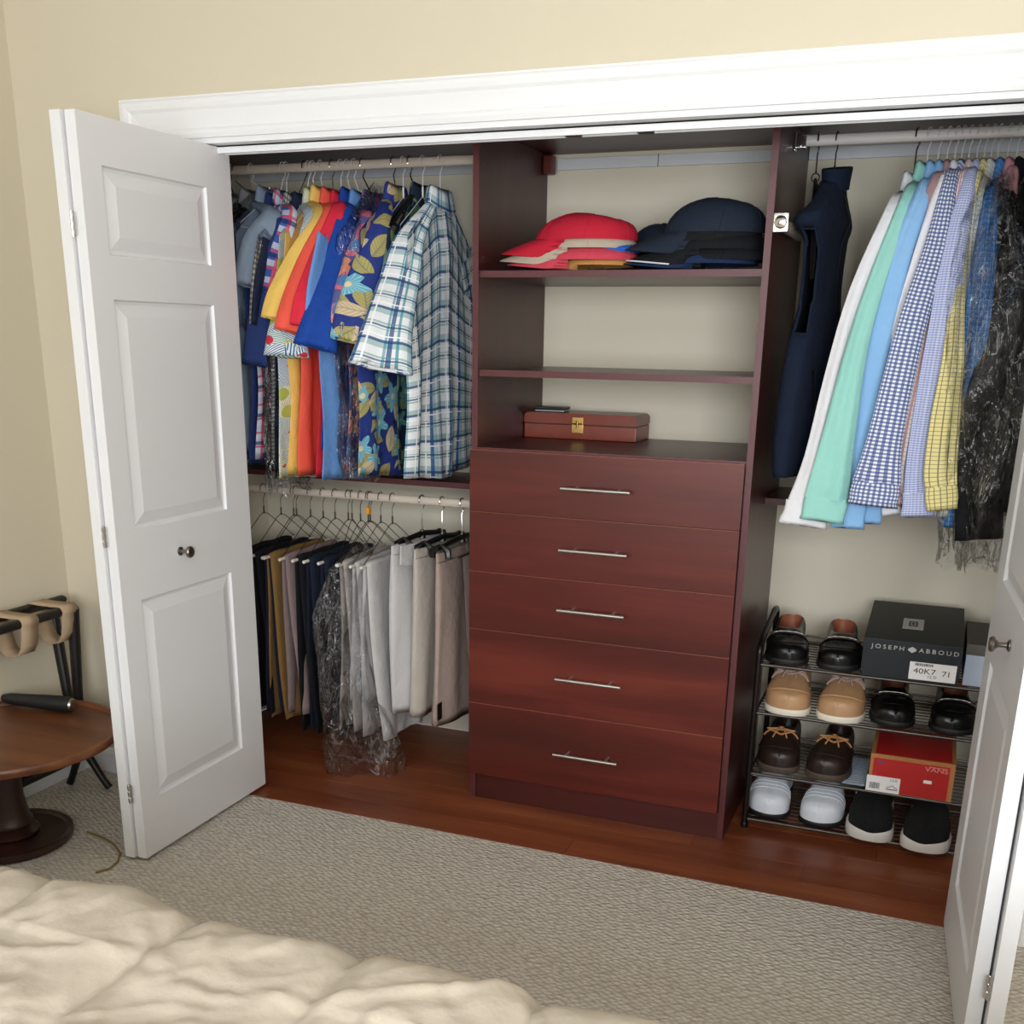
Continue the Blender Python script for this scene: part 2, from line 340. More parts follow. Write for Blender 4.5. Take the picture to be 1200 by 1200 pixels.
# ------------------------------------------------------------------ bifold doors
LZ = [(1.702, 1.914), (.988, 1.594), (.187, .789)]      # raised panels
def leaf(parent, x_face, side, y0, y1, ang=0.0, piv=None, name='door_leaf', both=True):
    """a moulded leaf in the y-z plane; face towards side (+1: +x); y0 wall end, y1 room end; ang turns it about the vertical line piv"""
    T = .032; L = abs(y1-y0); z0, z1 = .012, 2.028
    ya, yb = .072/.625*L, .575/.625*L
    def face(sgn):
        mb = MB(); V = lambda u, z, d: (x_face+(-side*T if sgn < 0 else 0)+sgn*side*d, y0+(y1-y0)*u/L, z)
        us = [0, .07*L/.625, L-.125*L/.625, L]; us = [0, .115*L/.6, L-.075*L/.6, L]
        zs = [z0]+[q for a, b in reversed(LZ) for q in (a, b)]+[z1]
        for i in range(len(zs)-1):
            for j in range(3):
                if j == 1 and i % 2 == 1:
                    a, b, c, d = us[1], us[2], zs[i], zs[i+1]
                    rings = [(0, 0), (.004, -.008), (.012, -.0095), (.018, -.0075), (.045, -.0012), (.052, -.0012)]
                    Vr = []
                    for o, h in rings: Vr += [V(a+o, c+o, h), V(b-o, c+o, h), V(b-o, d-o, h), V(a+o, d-o, h)]
                    F = [(4*k+q, 4*k+(q+1) % 4, 4*k+4+(q+1) % 4, 4*k+4+q) for k in range(len(rings)-1) for q in range(4)]+[(4*k+4, 4*k+5, 4*k+6, 4*k+7) for k in [len(rings)-2]]
                    mb.add(Vr, F)
                else: mb.add([V(us[j], zs[i], 0), V(us[j+1], zs[i], 0), V(us[j+1], zs[i+1], 0), V(us[j], zs[i+1], 0)], [(0, 1, 2, 3)])
        return mb
    A = face(1); B = face(-1); A.add(B.v, B.f)
    xa, xb = x_face, x_face-side*T
    A.add([(xa, y0, z0), (xb, y0, z0), (xb, y0, z1), (xa, y0, z1)], [(0, 1, 2, 3)]); A.add([(xa, y1, z0), (xb, y1, z0), (xb, y1, z1), (xa, y1, z1)], [(0, 1, 2, 3)])
    A.add([(xa, y0, z0), (xb, y0, z0), (xb, y1, z0), (xa, y1, z0)], [(0, 1, 2, 3)]); A.add([(xa, y0, z1), (xb, y0, z1), (xb, y1, z1), (xa, y1, z1)], [(0, 1, 2, 3)])
    if ang:
        c, s = math.cos(ang), math.sin(ang); A.v = [(piv[0]+c*(p[0]-piv[0])-s*(p[1]-piv[1]), piv[1]+s*(p[0]-piv[0])+c*(p[1]-piv[1]), p[2]) for p in A.v]
    bm = bmesh.new(); vs = [bm.verts.new(v) for v in A.v]
    for f in A.f: bm.faces.new([vs[i] for i in f])
    bmesh.ops.remove_doubles(bm, verts=bm.verts[:], dist=1e-5); bmesh.ops.recalc_face_normals(bm, faces=bm.faces[:])
    bm.verts.index_update(); V = [tuple(v.co) for v in bm.verts]; F = [tuple(v.index for v in f.verts) for f in bm.faces]; bm.free()
    return obj_from(name, V, F, M_door, parent, False)
def knob(parent, p, d, turn=0.0):
    d = np.array([d*math.cos(turn), d*math.sin(turn), 0]); mb = MB(); mb.lathe([(.013, 0), (.013, .003), (.006, .007), (.0055, .022), (.010, .028), (.0165, .032), (.0175, .037), (.014, .041), (0, .042)], p, 24, d)
    return mb.build('knob', M_nickel, parent, True)
def hinge(parent, x, y, z, dx):
    mb = MB(); mb.tube([(x, y, z-.03), (x, y, z+.03)], .0035, 8)
    for k in (-.02, 0, .02): mb.tube([(x, y, z+k-.007), (x, y, z+k+.007)], .005, 8)
    mb.box((x-.010, y+.001, z-.028), (x+.010, y+.003, z+.028)); return mb.build('hinge', M_chrome, parent, True)
d1 = thing('door_1', '', 'x', (-.725, -.5, 0)); del d1['label']; del d1['category']; struct(d1)
l1 = leaf(d1, -.690, 1, -.195, -.820); l2 = leaf(d1, -.728, 1, -.195, -.830)
knob(l1, (-.690, -.556, .898), 1)
for z in (1.77, .98, .22): hinge(l2, -.7245, -.827, z, 1)
d2 = thing('door_2', '', 'x', (1.58, -.6, 0)); del d2['label']; del d2['category']; struct(d2)
aR = math.atan2(.036, .62)
r1 = leaf(d2, 1.538, -1, -.272, -.905, aR, (1.538, -.272)); r2 = leaf(d2, 1.576, -1, -.272, -.935, aR, (1.576, -.272))
knob(r1, (1.5605, -.68, .905), -1, aR)
for z in (1.77, .98, .22): hinge(r2, 1.6105, -.922, z, 1)

# ------------------------------------------------------------------ closet tower
TW = .8752; K = .0943; ZD = K+1.088; S1, S2 = 1.4208, 1.7047; TT = 2.098
tw = thing('closet_tower', 'tall mahogany closet tower with open shelves above five drawers', 'cabinet', (TW/2, .3, 0))
def panel(name, x0, x1):
    o = box_obj(name, (x0, .0195, 0), (x1, CLY-.002, TT), M_panel, tw); e = box_obj('edge_band', (x0, .018, 0), (x1, .0195, TT), M_edge, o); return o
pl_, pr_ = panel('side_panel', 0, .019), panel('side_panel', TW-.019, TW)
def shelfpart(name, z, y0=.03):
    o = box_obj(name, (.0195, y0+.0015, z-.019), (TW-.0195, CLY-.004, z), M_shelf, tw); box_obj('edge_band', (.0195, y0, z-.019), (TW-.0195, y0+.0015, z), M_edge, o); return o
shelfpart('shelf', S2); shelfpart('shelf', S1); shelfpart('counter_shelf', ZD+.006, .019)
hol = MB()
for x, nx in ((.0192, 1), (TW-.0192, -1)):
    for y in (.055,):
        z = ZD+.05
        while z < TT-.05:
            if min(abs(z-S1), abs(z-S2)) > .015: hol.lathe([(.0028, 0), (.0026, .0004), (0, .0004)], (x, y, z), 8, (nx, 0, 0))
            z += .032
o = hol.build('peg_holes', M_peg, tw); o['kind'] = 'stuff'
box_obj('toe_kick', (.0195, .022, .0), (TW-.0195, .038, K-.002), M_shelf, tw)
box_obj('back_rail', (.0195, CLY-.02, .1), (TW-.0195, CLY-.004, .9), M_shelf, tw)
HX = (.3145, .531); HZ = [.222, .4795, .7055, .8955, 1.084]
for i, (a, b) in enumerate(zip([0, .256, .512, .704, .896], [.256, .512, .704, .896, 1.088])):
    d = MB().box((.001, 0, K+a+.0012), (TW-.0205, .0172, K+b-.0012), .0009).build('drawer', M_drawer, tw, True)
    h = MB(); z = HZ[i]; h.tube([(HX[0], -.033, z), (HX[1], -.033, z)], .0058, 14); 
    for x in (HX[0]+.042, HX[1]-.042): h.tube([(x, -.033, z), (x, 0, z)], .0045, 10)
    h.build('handle', M_steel, d, True)
    box_obj('edge_band', (.001, .0005, K+b-.0013), (TW-.0205, .0168, K+b-.0002), M_seam, d)
bk = MB().box((.02, CLY-.055, 2.035), (.055, CLY-.0205, 2.092), .004); bk.build('rail_cover', M_drawer, tw, True)

# shelves, rails, rods
def shelf_thing(name, label, x0, x1, y0, z, t=.019):
    r = thing(name, label, 'shelf', ((x0+x1)/2, (y0+CLY)/2, z-t)); o = box_obj('board', (x0, y0+.0015, z-t), (x1, CLY-.002, z), M_shelf, r); box_obj('edge_band', (x0, y0, z-t), (x1, y0+.0015, z), M_edge, r); return r
shelf_thing('top_shelf', 'long dark mahogany top shelf spanning the whole closet above the rods', CLX0+.002, CLX1-.002, .0, TT+.0205)
zR = atY(880, 584, .30)[2]; zL = atY(548, 568, .30)[2]
shelf_thing('closet_shelf', 'mahogany shelf low in the right bay, half hidden behind the hanging dress shirts', TW+.001, CLX1-.002, .30, zR+.004)
shelf_thing('closet_shelf', 'mahogany shelf in the left bay between the upper shirts and the trouser rod', CLX0+.002, -.001, .31, zL+.002)
for (a, b), lab in zip([(CLX0+.003, -.001), (.056, TW-.0195), (TW+.001, CLX1-.003)], ['left', 'middle', 'right']):
    r = thing('wall_rail', 'white hanging rail on the back wall of the %s closet bay' % lab, 'rail', ((a+b)/2, CLY-.006, 2.05))
    mb = MB().box((a, CLY-.012, 2.051), (b, CLY-.001, 2.086), .002); mb.build('rail', M_rail, r, True)
    if lab == 'middle': MB().box((.40, CLY-.0135, 2.049), (.402, CLY-.0115, 2.088)).build('joint', M_blackp, r)
YR = .28
def rod(label, x0, x1, z, mat, sockets):
    r = thing('closet_rod', label, 'rod', ((x0+x1)/2, YR, z)); n = 16
    mb = MB(); prof_ = [(YR+.0095*math.cos(2*PI*k/n), z+.0145*math.sin(2*PI*k/n)) for k in range(n)]; mb.prism(prof_, 0, x0, x1); mb.build('bar', mat, r, True)
    for x, s in sockets:
        q = MB(); q.box((x, YR-.016, z-.026), (x+s*.006, YR+.016, z+.022), .002); q.box((x, YR-.0125, z-.02), (x+s*.034, YR+.0125, z+.0165), .003); q.tube([(x+s*.018, YR-.013, z-.012), (x+s*.018, YR-.018, z-.012)], .004); q.build('socket', M_chrome, r, True)
    return r
ZU, ZR, ZLo = 2.046, 2.056, .966
rod('almond clothes rod across the upper left closet bay holding the short sleeved shirts', CLX0+.002, -.001, ZU, M_rod, [(CLX0+.001, 1), (-.0005, -1)])
rod('almond clothes rod across the lower left closet bay holding the trousers', CLX0+.002, -.001, ZLo, M_rod, [(CLX0+.001, 1), (-.0005, -1)])
rod('pale clothes rod with chrome socket across the right closet bay', TW+.001, CLX1-.002, ZR, M_rod2, [(TW+.0005, 1), (CLX1-.001, -1)])
# pull-out valet bar on the tower's right side
pv = atX(912, 262, TW+.02)
vr = thing('valet_bar', 'chrome ended pull-out valet bar fixed to the right side of the tower', 'valet bar', (TW+.03, .1, 1.80))
zc = atY(915, 261, .02)[2]
v = MB(); v.tube([(TW+.0185, .02, zc), (TW+.0185, .40, zc)], .0165, 20); v.build('housing', M_rod, vr, True)
v = MB(); v.box((TW+.0008, .008, zc-.025), (TW+.042, .024, zc+.025), .004); v.lathe([(.017, 0), (.017, .004), (.012, .007), (0, .008)], (TW+.022, .008, zc), 24, (0, -1, 0)); v.build('end_cap', M_chrome, vr, True)

# ------------------------------------------------------------------ hangers
def rot2(r): return np.array([math.sin(r), math.cos(r), 0.0]), np.array([math.cos(r), -math.sin(r), 0.0])
def hook_pts(x, y, zr, drop, r=0.0, rad=.0185):
    """hook over the rod at (x,y,zr), straight down to drop below the rod top"""
    U, W = rot2(r); P = []
    for k in range(11):
        a = math.radians(-20+k*22); P.append(np.array([x, y, zr])+U*(-rad*math.cos(a))*-1*-1+np.array([0, 0, rad*math.sin(a)]))
    P = P[::-1]; q = P[-1].copy(); P = P[:-1]
    P = []
    for k in range(10):
        a = math.radians(200-k*24); P.append(np.array([x, y, zr])+U*(rad*math.cos(a))+np.array([0, 0, rad*math.sin(a)+.001]))
    P.append(np.array([x, y, zr])+U*rad*.75+np.array([0, 0, -rad*1.0])); P.append(np.array([x, y, zr])+np.array([0, 0, -rad*1.9])); P.append(np.array([x, y, zr-drop])); return P
def shirt_hanger(label, x, zr, ztop, r, kind, half=.19, y=YR, hx=None, group='hangers carrying the shirts'):
    t = thing('plastic_hanger' if kind == 'black' else 'wire_hanger', label, 'hanger', (x, y, ztop-.02), group); U, W = rot2(r); c = np.array([x, y, 0])
    P = hook_pts(x if hx is None else hx, y, zr, zr-ztop, r); P[-1] = np.array([x, y, ztop]); hk = MB().tube(P, .0019 if kind != 'black' else .0023, 6).build('hook', M_chrome if kind == 'black' else (M_wirew if kind == 'white' else M_wired), t, True)
    mb = MB(); zt = ztop-.005
    if kind == 'black':
        pts = [c+U*s*half+np.array([0, 0, zt-.012-.11*abs(s)**1.3]) for s in np.linspace(-1, 1, 15)]; mb.tube(pts, [.006]+[.011]*13+[.006], 8, flat=.8); mb.tube([(x, y, zt+.02), (x, y, zt-.03)], [.008, .013], 8)
        mb.build('arm', M_blackp, t, True)
    else:
        pts = [c+U*s*half+np.array([0, 0, zt-.10*abs(s)]) for s in (-.98, -.5, 0, .5, .98)]; pts += [c+U*half+np.array([0, 0, zt-.112]), c-U*half+np.array([0, 0, zt-.112])]
        mb.tube(pts, .0016, 6, closed=True); mb.tube([(x, y, zt+.028), (x, y, zt-.004)], .0035, 6); mb.build('frame', M_wirew if kind == 'white' else M_wired, t, True)
    return t

# ------------------------------------------------------------------ shirts
def tube_part(name, pts, wide, ra, rb, mat, parent, n=22, folds=3, famp=.12, seed=0, closed_end=False, turn_in=True, v0=0.0):
    """cloth tube along pts: wide[i] = direction of the wide half axis, ra wide, rb thin half sizes"""
    rnd = random.Random(seed); ph = [rnd.uniform(0, 6.28) for _ in range(6)]
    pts = np.asarray(pts, float); m_ = len(pts); k = 4; T = np.linspace(0, m_-1, (m_-1)*k+1)
    def ip(A):
        A = np.asarray(A, float); out = []
        for t in T:
            i = min(int(t), m_-2); f = t-i; p0, p1, p2, p3 = A[max(i-1, 0)], A[i], A[i+1], A[min(i+2, m_-1)]
            out.append(.5*((2*p1)+(p2-p0)*f+(2*p0-5*p1+4*p2-p3)*f*f+(3*p1-p0-3*p2+p3)*f**3))
        return np.array(out)
    P, Wd, A, B = ip(pts), ip(wide), ip(ra), ip(rb); R = []; UV = []; L = v0
    for i in range(len(P)):
        t = P[min(i+1, len(P)-1)]-P[max(i-1, 0)]; t /= np.linalg.norm(t)+1e-9
        w_ = Wd[i]-t*np.dot(Wd[i], t); w_ /= np.linalg.norm(w_)+1e-9; n_ = np.cross(t, w_)
        if i: L += np.linalg.norm(P[i]-P[i-1])
        row = []; g = i/(len(P)-1)
        for j in range(n):
            a = 2*PI*j/n; ca, sa = math.cos(a), math.sin(a)
            fo = 1+famp*g*math.sin(folds*a+ph[0]+3*g)+.5*famp*math.sin(2*a+ph[1]+5*g)
            off = famp*.9*B[i]*math.sin(ca*4.5+ph[2]+4*g)*(.4+g)
            row.append(P[i]+w_*A[i]*ca*(1+.04*math.sin(7*g+ph[3]))+n_*(B[i]*(abs(sa)**.8*math.copysign(1, sa))*fo+off))
        R.append(row); UV.append([((j/n)*2*(A.mean()+B.mean())*1.6, L) for j in range(n+1)])
    if turn_in:
        c = np.mean(R[-1], 0); t = P[-1]-P[-2]; t /= np.linalg.norm(t)
        R.append([c+(p-c)*.9-t*.004 for p in R[-1]]); UV.append([(u, v+.004) for u, v in UV[-1]]); R.append([c+(p-c)*.82-t*.05 for p in R[-2]]); UV.append([(u, v+.05) for u, v in UV[-2]])
    V, F, Lp = grid(np.array(R), np.array(UV), True); return obj_from(name, V, F, mat, parent, True, Lp)
def shirt(name, label, x, mat, rot=0.0, L=.86, ztop=1.945, hw=.235, th=.013, y0=YR, slope=.13, hem_w=1.08, near=None, far=None, group=None, seed=1, lean=0.0, collar=None, cat='shirt', hemdrop=0.0, cuff=False, neck=.06, sleeveless=False, hem_curve=.012, fold=.010):
    rnd = random.Random(seed*31+5); U, W = rot2(rot); C = np.array([x, y0, ztop]); ph = [rnd.uniform(0, 6.28) for _ in range(6)]
    t = thing(name, label, cat, (x, y0, ztop-L), group)
    nu, nv = 33, 22; rows = []; uv = []
    def shape(u, v, s):
        # u in -1..1 across, v 0 (shoulder) ..1 (hem), s = +1 front sheet, -1 back sheet
        au = abs(u); zt = -slope*max(0, (au-.22)/.78)**.9-(.02*(1-au/.22)**2 if au < .22 else 0)*-.5
        zb = -L+hem_curve*math.cos(u*PI)*-1-hemdrop*max(0, -u)
        z = zt+(zb-zt)*v; wid = hw*(1-.07*math.sin(min(1, v*2.5)*PI)*0+(hem_w-1)*v)
        if v < .25: wid *= .97+.03*(v/.25)
        b = th*math.sqrt(max(0, 1-u*u))*(.35+.65*min(1, v*5))
        q_ = u*wid; c = fold*v**.7*(math.sin(q_*28+1.3*v+(ph[0] if L < .5 else 1.0))+.6*math.sin(q_*52+2-2*v))+.004*math.sin(q_*16+9*v)
        b *= 1+.35*math.sin(u*10+ph[3]+2*v)*v
        return C+U*(u*wid+.006*math.sin(9*v+ph[4])*u)+W*(c+s*b+lean*v)+np.array([0, 0, z])
    us = [math.sin(PI/2*q) for q in np.linspace(-1, 1, nu)]
    ring = [(u, 1) for u in us]+[(u, -1) for u in us[::-1][1:-1]]
    vs = np.linspace(0, 1, nv)
    for v in vs:
        rows.append([shape(u, v, s) for u, s in ring]); uv.append([(u*hw*(1 if s > 0 else -1), -v*L) for u, s in ring]+[(ring[0][0]*hw, -v*L)])
    v = 1; rows.append([shape(u*.985, .992, s*.6) for u, s in ring]); uv.append(uv[-1])
    V, F, Lp = grid(np.array(rows), np.array(uv), True); body = obj_from('body', V, F, mat, t, True, Lp)
    # neck opening and folded collar
    if neck:
        cm = collar or mat; rr = []; uu = []; n = 20
        for rad, zz, th_ in [(1.0, -.022, 1), (.98, .012, 1), (.93, .030, 1), (1.0, .036, 1), (1.16, .028, 1), (1.32, -.004, 1), (1.36, -.016, 1)]:
            r_ = []; 
            for j in range(n):
                a = 2*PI*j/n; front = max(0, math.cos(a-PI*.5)); r_.append(C+U*math.cos(a)*neck*rad+W*math.sin(a)*max(th*1.5, .019)*rad+np.array([0, 0, zz-.016*(rad > 1.1)*front-.012*front]))
            rr.append(r_); uu.append([(j/n*.4, zz) for j in range(n+1)])
        V, F, Lp = grid(np.array(rr), np.array(uu), True); obj_from('collar', V, F, cm, t, True, Lp)
    # button placket down the front face
    if not sleeveless:
        pl = []; pu = []
        for v in np.linspace(.04, .985, 16):
            pl.append([shape(-.055, v, 1)+W*.0015, shape(-.03, v, 1)+W*.003, shape(.03, v, 1)+W*.003, shape(.055, v, 1)+W*.0015]); pu.append([(q, -v*L) for q in (-.02, -.01, .01, .02)])
        V, F, Lp = grid(np.array(pl), np.array(pu)); obj_from('placket', V, F, mat, t, True, Lp)
        for k, (spec, sg) in enumerate(((near, -1), (far, 1))):
            if spec is None:
                sh = C+U*sg*hw*.80+np.array([0, 0, -.155]); e = C+U*sg*(hw+.035)+W*-.01+np.array([0, 0, -.40 if not cuff else -.74]); md = (sh+e)/2+U*sg*.015
                P, wd, ra, rb = [sh, md, e], [U*1.0+np.array([0, 0, sg*.9]), U, U], [.085, .08, .075 if not cuff else .055], [th*.8, th, th*1.1]
            else:
                P, ra = [], []
                for q in spec:
                    p = atY(q[0], q[1], q[2]); P.append(p); ra.append(q[3]*mpp(p))
                wd = [np.array(q[4]) if len(q) > 4 else np.array([.85, .5, 0]) for q in spec]; rb = [max(.009, .26*a) if i else .014 for i, a in enumerate(ra)]; rb = [min(b, .020) for b in rb]
                p0 = C-U*.075+np.array([0, 0, -.030]); P = [p0]+P; ra = [.020]+ra; rb = [.012]+rb; wd = [wd[0]]+wd
            if cuff and spec is not None:
                a = np.array(P[-2]); b_ = np.array(P[-1]); f = 1-.062/max(.08, np.linalg.norm(b_-a)); Pc = a+(b_-a)*f; wc = wd[-2]+(wd[-1]-wd[-2])*f; rc = ra[-2]+(ra[-1]-ra[-2])*f; rbc = rb[-2]+(rb[-1]-rb[-2])*f
                o = tube_part('sleeve', P[:-1]+[Pc], wd[:-1]+[wc], ra[:-1]+[rc], rb[:-1]+[rbc], mat, t, seed=seed*3+k, famp=.34, folds=5, turn_in=False, n=30)
                tube_part('cuff', [Pc-(b_-a)*.02, b_], [wc, wd[-1]], [rc*1.0, ra[-1]*.97], [rbc*1.1, rb[-1]*.95], mat, o, seed=seed, famp=.06)
            else: tube_part('sleeve', P, wd, ra, rb, mat, t, seed=seed*3+k, famp=.26, folds=4, n=28)
    return t

# --- fabrics of the short sleeved shirts
G_L = 'short sleeved shirts in the upper left bay'
F_grey = cloth('grey_cotton', '#8B8D92'); F_slate = cloth('slate_blue_cotton', '#8D9DB2'); F_navy = cloth('navy_cotton', '#2B3D74'); F_dnavy = cloth('dark_navy_cotton', '#232B47')
F_yel = cloth('yellow_cotton', '#F2C96A'); F_cor = cloth('coral_cotton', '#F4604D'); F_red = cloth('crimson_cotton', '#DE2F45'); F_roy = cloth('royal_blue_cotton', '#1C479E'); F_lb = cloth('cornflower_cotton', '#6C9AD8')
F_pbp = checks('blue_pink_plaid', '#3E5FA8', [(0, .055, .022, 0, '#D8DDEA', .8), (1, .055, .02, 0, '#D8DDEA', .7), (0, .055, .008, .6, '#D84A62', .85), (1, .055, .008, .6, '#D84A62', .8), (1, .11, .014, .2, '#1E2C62', .8)])
F_ging2 = checks('grey_gingham', '#C9C4B8', [(0, .016, .008, 0, '#3A3F4C', .65), (1, .016, .008, 0, '#3A3F4C', .65)])
F_plaid = checks('teal_plaid', '#E9EDF0', [(0, .105, .024, .0, '#5B9BB4', .55), (1, .105, .022, .1, '#5F9C9C', .55), (0, .105, .011, .02, '#1A4584', .85), (0, .105, .007, .52, '#1A4584', .85), (0, .105, .005, .62, '#2E8FA0', .8), (0, .105, .004, .44, '#2E8FA0', .7), (1, .105, .009, .13, '#1B4680', .85), (1, .105, .006, .55, '#1B4680', .8), (1, .105, .006, .64, '#4F9C8B', .6), (0, .105, .004, .16, '#FAFCFE', .9), (1, .105, .004, .26, '#FAFCFE', .9), (1, .105, .003, .45, '#4F9C8B', .6)])
def palm_print(name):
    b = NB(name); uv = b.coord('UV'); cell = b.voro(uv, 19); cx = b.xyz(cell['Color']); pos = b.n('ShaderNodeVectorRotate', rotation_type='Z_AXIS'); b.l(uv, pos.inputs['Vector']); b.l(b.math('MULTIPLY', cx[0], 6.3), pos.inputs['Angle'])
    wv = b.n('ShaderNodeTexWave', bands_direction='X'); b.l(pos.outputs[0], wv.inputs['Vector']); wv.inputs['Scale'].default_value = 62; wv.inputs['Distortion'].default_value = 1.0; wv.inputs['Detail'].default_value = 1
    line = b.math('GREATER_THAN', wv.outputs['Fac'], .60); cols = b.ramp(cx[1], [(0, '#2B6FA8'), (.4, '#2F8A86'), (.62, '#A9B44E'), (.85, '#C8C06A')], 'CONSTANT'); col = b.mix(line, '#EEF0EA', cols)
    s2 = b.voro(uv, 17); c2 = b.xyz(s2['Color']); col = b.mix(b.math('MULTIPLY', b.math('LESS_THAN', s2['Distance'], b.math('MULTIPLY', b.noise(uv, 60, 2), .42)), b.math('GREATER_THAN', c2[2], .74)), col, '#CF3340'); col = b.mix(b.math('MULTIPLY', b.math('LESS_THAN', s2['Distance'], .40), b.math('LESS_THAN', c2[2], .18)), col, '#B6BE5A')
    c3 = b.coord(); return b.fin(col, .75, 0, b.bump(b.noise(c3, 26, 4), .45, .012), .3)
F_palm = palm_print('palm_leaf_print')
F_haw = floral('navy_tropical_print', '#2B3C86', '#5FB7D6', '#B7AC68', '#E6E0B4', 8.5, .40, '#D9C49A')
F_dhaw = floral('dark_tropical_print', '#1C2A40', '#2E7C8E', '#6E8A62', '#A6B48C', 10, .36)
F_mul = floral('sunset_tropical_print', '#5A5C92', '#E58F7C', '#DE6F86', '#F0C38A', 10, .44, '#4E7FB2')

WD = (.85, .5, 0)
def left_shirt(i, label, x, mat, kind, near=None, hookcol=None, **kw):
    z = kw.pop('ztop')
    s = shirt('shirt', label, x, mat, near=near, group=G_L, seed=i, ztop=z, **kw)
    return s
LS = [
 ('dull grey shirt at the far left end of the upper left rod', -1.005, F_grey, 'wire', None, dict(L=.84, hw=.22)),
 ('muted blue shirt with grey collar beside the far left grey shirt', -.935, cloth('muted_blue_cotton', '#5A6D94'), 'black', None, dict(L=.86, collar=F_grey)),
 ('slate blue-grey shirt hanging behind the open left door', -.868, F_slate, 'white', [(318, 252, .10, 12), (298, 288, .05, 16), (286, 335, .0, 13)], dict(L=.84, ztop=1.955)),
 ('plain navy short sleeved shirt next to the slate blue-grey shirt', -.835, F_navy, 'white', [(332, 262, .10, 8), (318, 310, .05, 11), (305, 365, .0, 12), (298, 428, -.05, 14)], dict(L=.86)),
 ('blue and pink plaid shirt with white lines left of the grey gingham', -.800, F_pbp, 'white', [(340, 250, .10, 9), (325, 300, .06, 10), (312, 345, .02, 10)], dict(L=.85)),
 ('grey gingham shirt in clear plastic next to the blue and pink plaid', -.765, F_ging2, 'wire', None, dict(L=.85, hw=.225)),
 ('dark navy shirt wearing a clear plastic cover left of the palm leaf shirt', -.728, F_dnavy, 'white', None, dict(L=.88, hw=.235)),
 ('white shirt with blue and green palm leaf print left of the yellow shirt', -.690, F_palm, 'white', [(366, 258, .10, 10), (352, 320, .04, 16), (338, 380, -.01, 22), (336, 418, -.03, 26)], dict(L=.90, hw=.298)),
 ('plain yellow short sleeved shirt between the palm leaf and coral shirts', -.655, F_yel, 'white', [(376, 255, .10, 9), (352, 300, .03, 15), (332, 345, -.03, 18), (324, 376, -.06, 18)], dict(L=.90, hw=.268)),
 ('plain coral orange short sleeved shirt between the yellow and crimson ones', -.620, F_cor, 'black', [(388, 250, .10, 10), (364, 310, .02, 16), (348, 360, -.05, 20), (341, 390, -.075, 21)], dict(L=.893, hw=.256)),
 ('crimson red short sleeved shirt touching the royal blue one', -.588, F_red, 'white', [(398, 245, .10, 10), (380, 300, .02, 16), (366, 350, -.06, 20), (360, 384, -.085, 20)], dict(L=.885, hw=.238)),
 ('royal blue short sleeved shirt right of the crimson one', -.552, F_roy, 'white', [(408, 250, .10, 11), (394, 310, .02, 16), (378, 365, -.07, 21), (369, 408, -.105, 26)], dict(L=.80, hw=.25)),
 ('cornflower blue shirt below the royal blue sleeve', -.515, F_lb, 'white', None, dict(L=.884, hw=.305)),
 ('sunset pink and violet tropical shirt in plastic left of the navy floral one', -.468, F_mul, 'black', [(428, 258, .10, 8), (412, 310, .02, 11), (402, 350, -.04, 12), (400, 390, -.06, 12)], dict(L=.86, hw=.225)),
 ('navy tropical shirt with turquoise flowers and gold leaves beside the teal plaid', -.385, F_haw, 'black', [(448, 262, .10, 12), (428, 318, .02, 18), (414, 365, -.06, 20), (407, 400, -.10, 20)], dict(L=.885, hw=.272, ztop=1.95)),
 ('dark green-blue tropical shirt mostly hidden behind the teal plaid', -.318, F_dhaw, 'black', None, dict(L=.88, hw=.20, y0=.33, ztop=1.955)),
 ('white and teal plaid shirt hanging frontmost at the tower side of the left bay', -.228, F_plaid, 'white', [(480, 282, .09, 17), (468, 330, .02, 23), (455, 382, -.07, 30), (446, 432, -.13, 39)], dict(L=.87, hw=.255, ztop=1.935, fold=.014, th=.020)),
]
HX = [-1.029, -1.000, -.938, -.812, -.799, -.726, -.712, -.696, -.666, -.621, -.590, -.566, -.540, -.508, -.395, -.335, -.228]
rj = random.Random(11)
for i, (lab, x, mat, kind, near, kw) in enumerate(LS):
    zt = kw.setdefault('ztop', 1.945+(rj.uniform(-.016, .006) if i < 14 else 0)); kw.setdefault('rot', rj.uniform(-.07, .07) if i < 14 else 0.0)
    if i < 14: kw['hw'] = kw.get('hw', .235)*.90; kw['hem_w'] = 1.20
    left_shirt(i+1, lab, x, mat, kind, near, **kw)
    nm = {'white': 'white wire hanger', 'wire': 'dark wire hanger', 'black': 'black plastic hanger with steel hook'}[kind]
    shirt_hanger(nm+' carrying the '+' '.join(lab.split()[:6]), x, ZU, zt+.012, kw.get('rot', 0.0) if False else 0.0, kind, .18, y=YR, hx=HX[i])
for k, x in enumerate((-.36, -.30)): shirt_hanger(['spare white wire hanger tucked between navy tropical and dark tropical shirts', 'spare white wire hanger just left of the teal plaid shirt'][k], x+.01*k, ZU, 1.95, .05*k, 'white', .15)

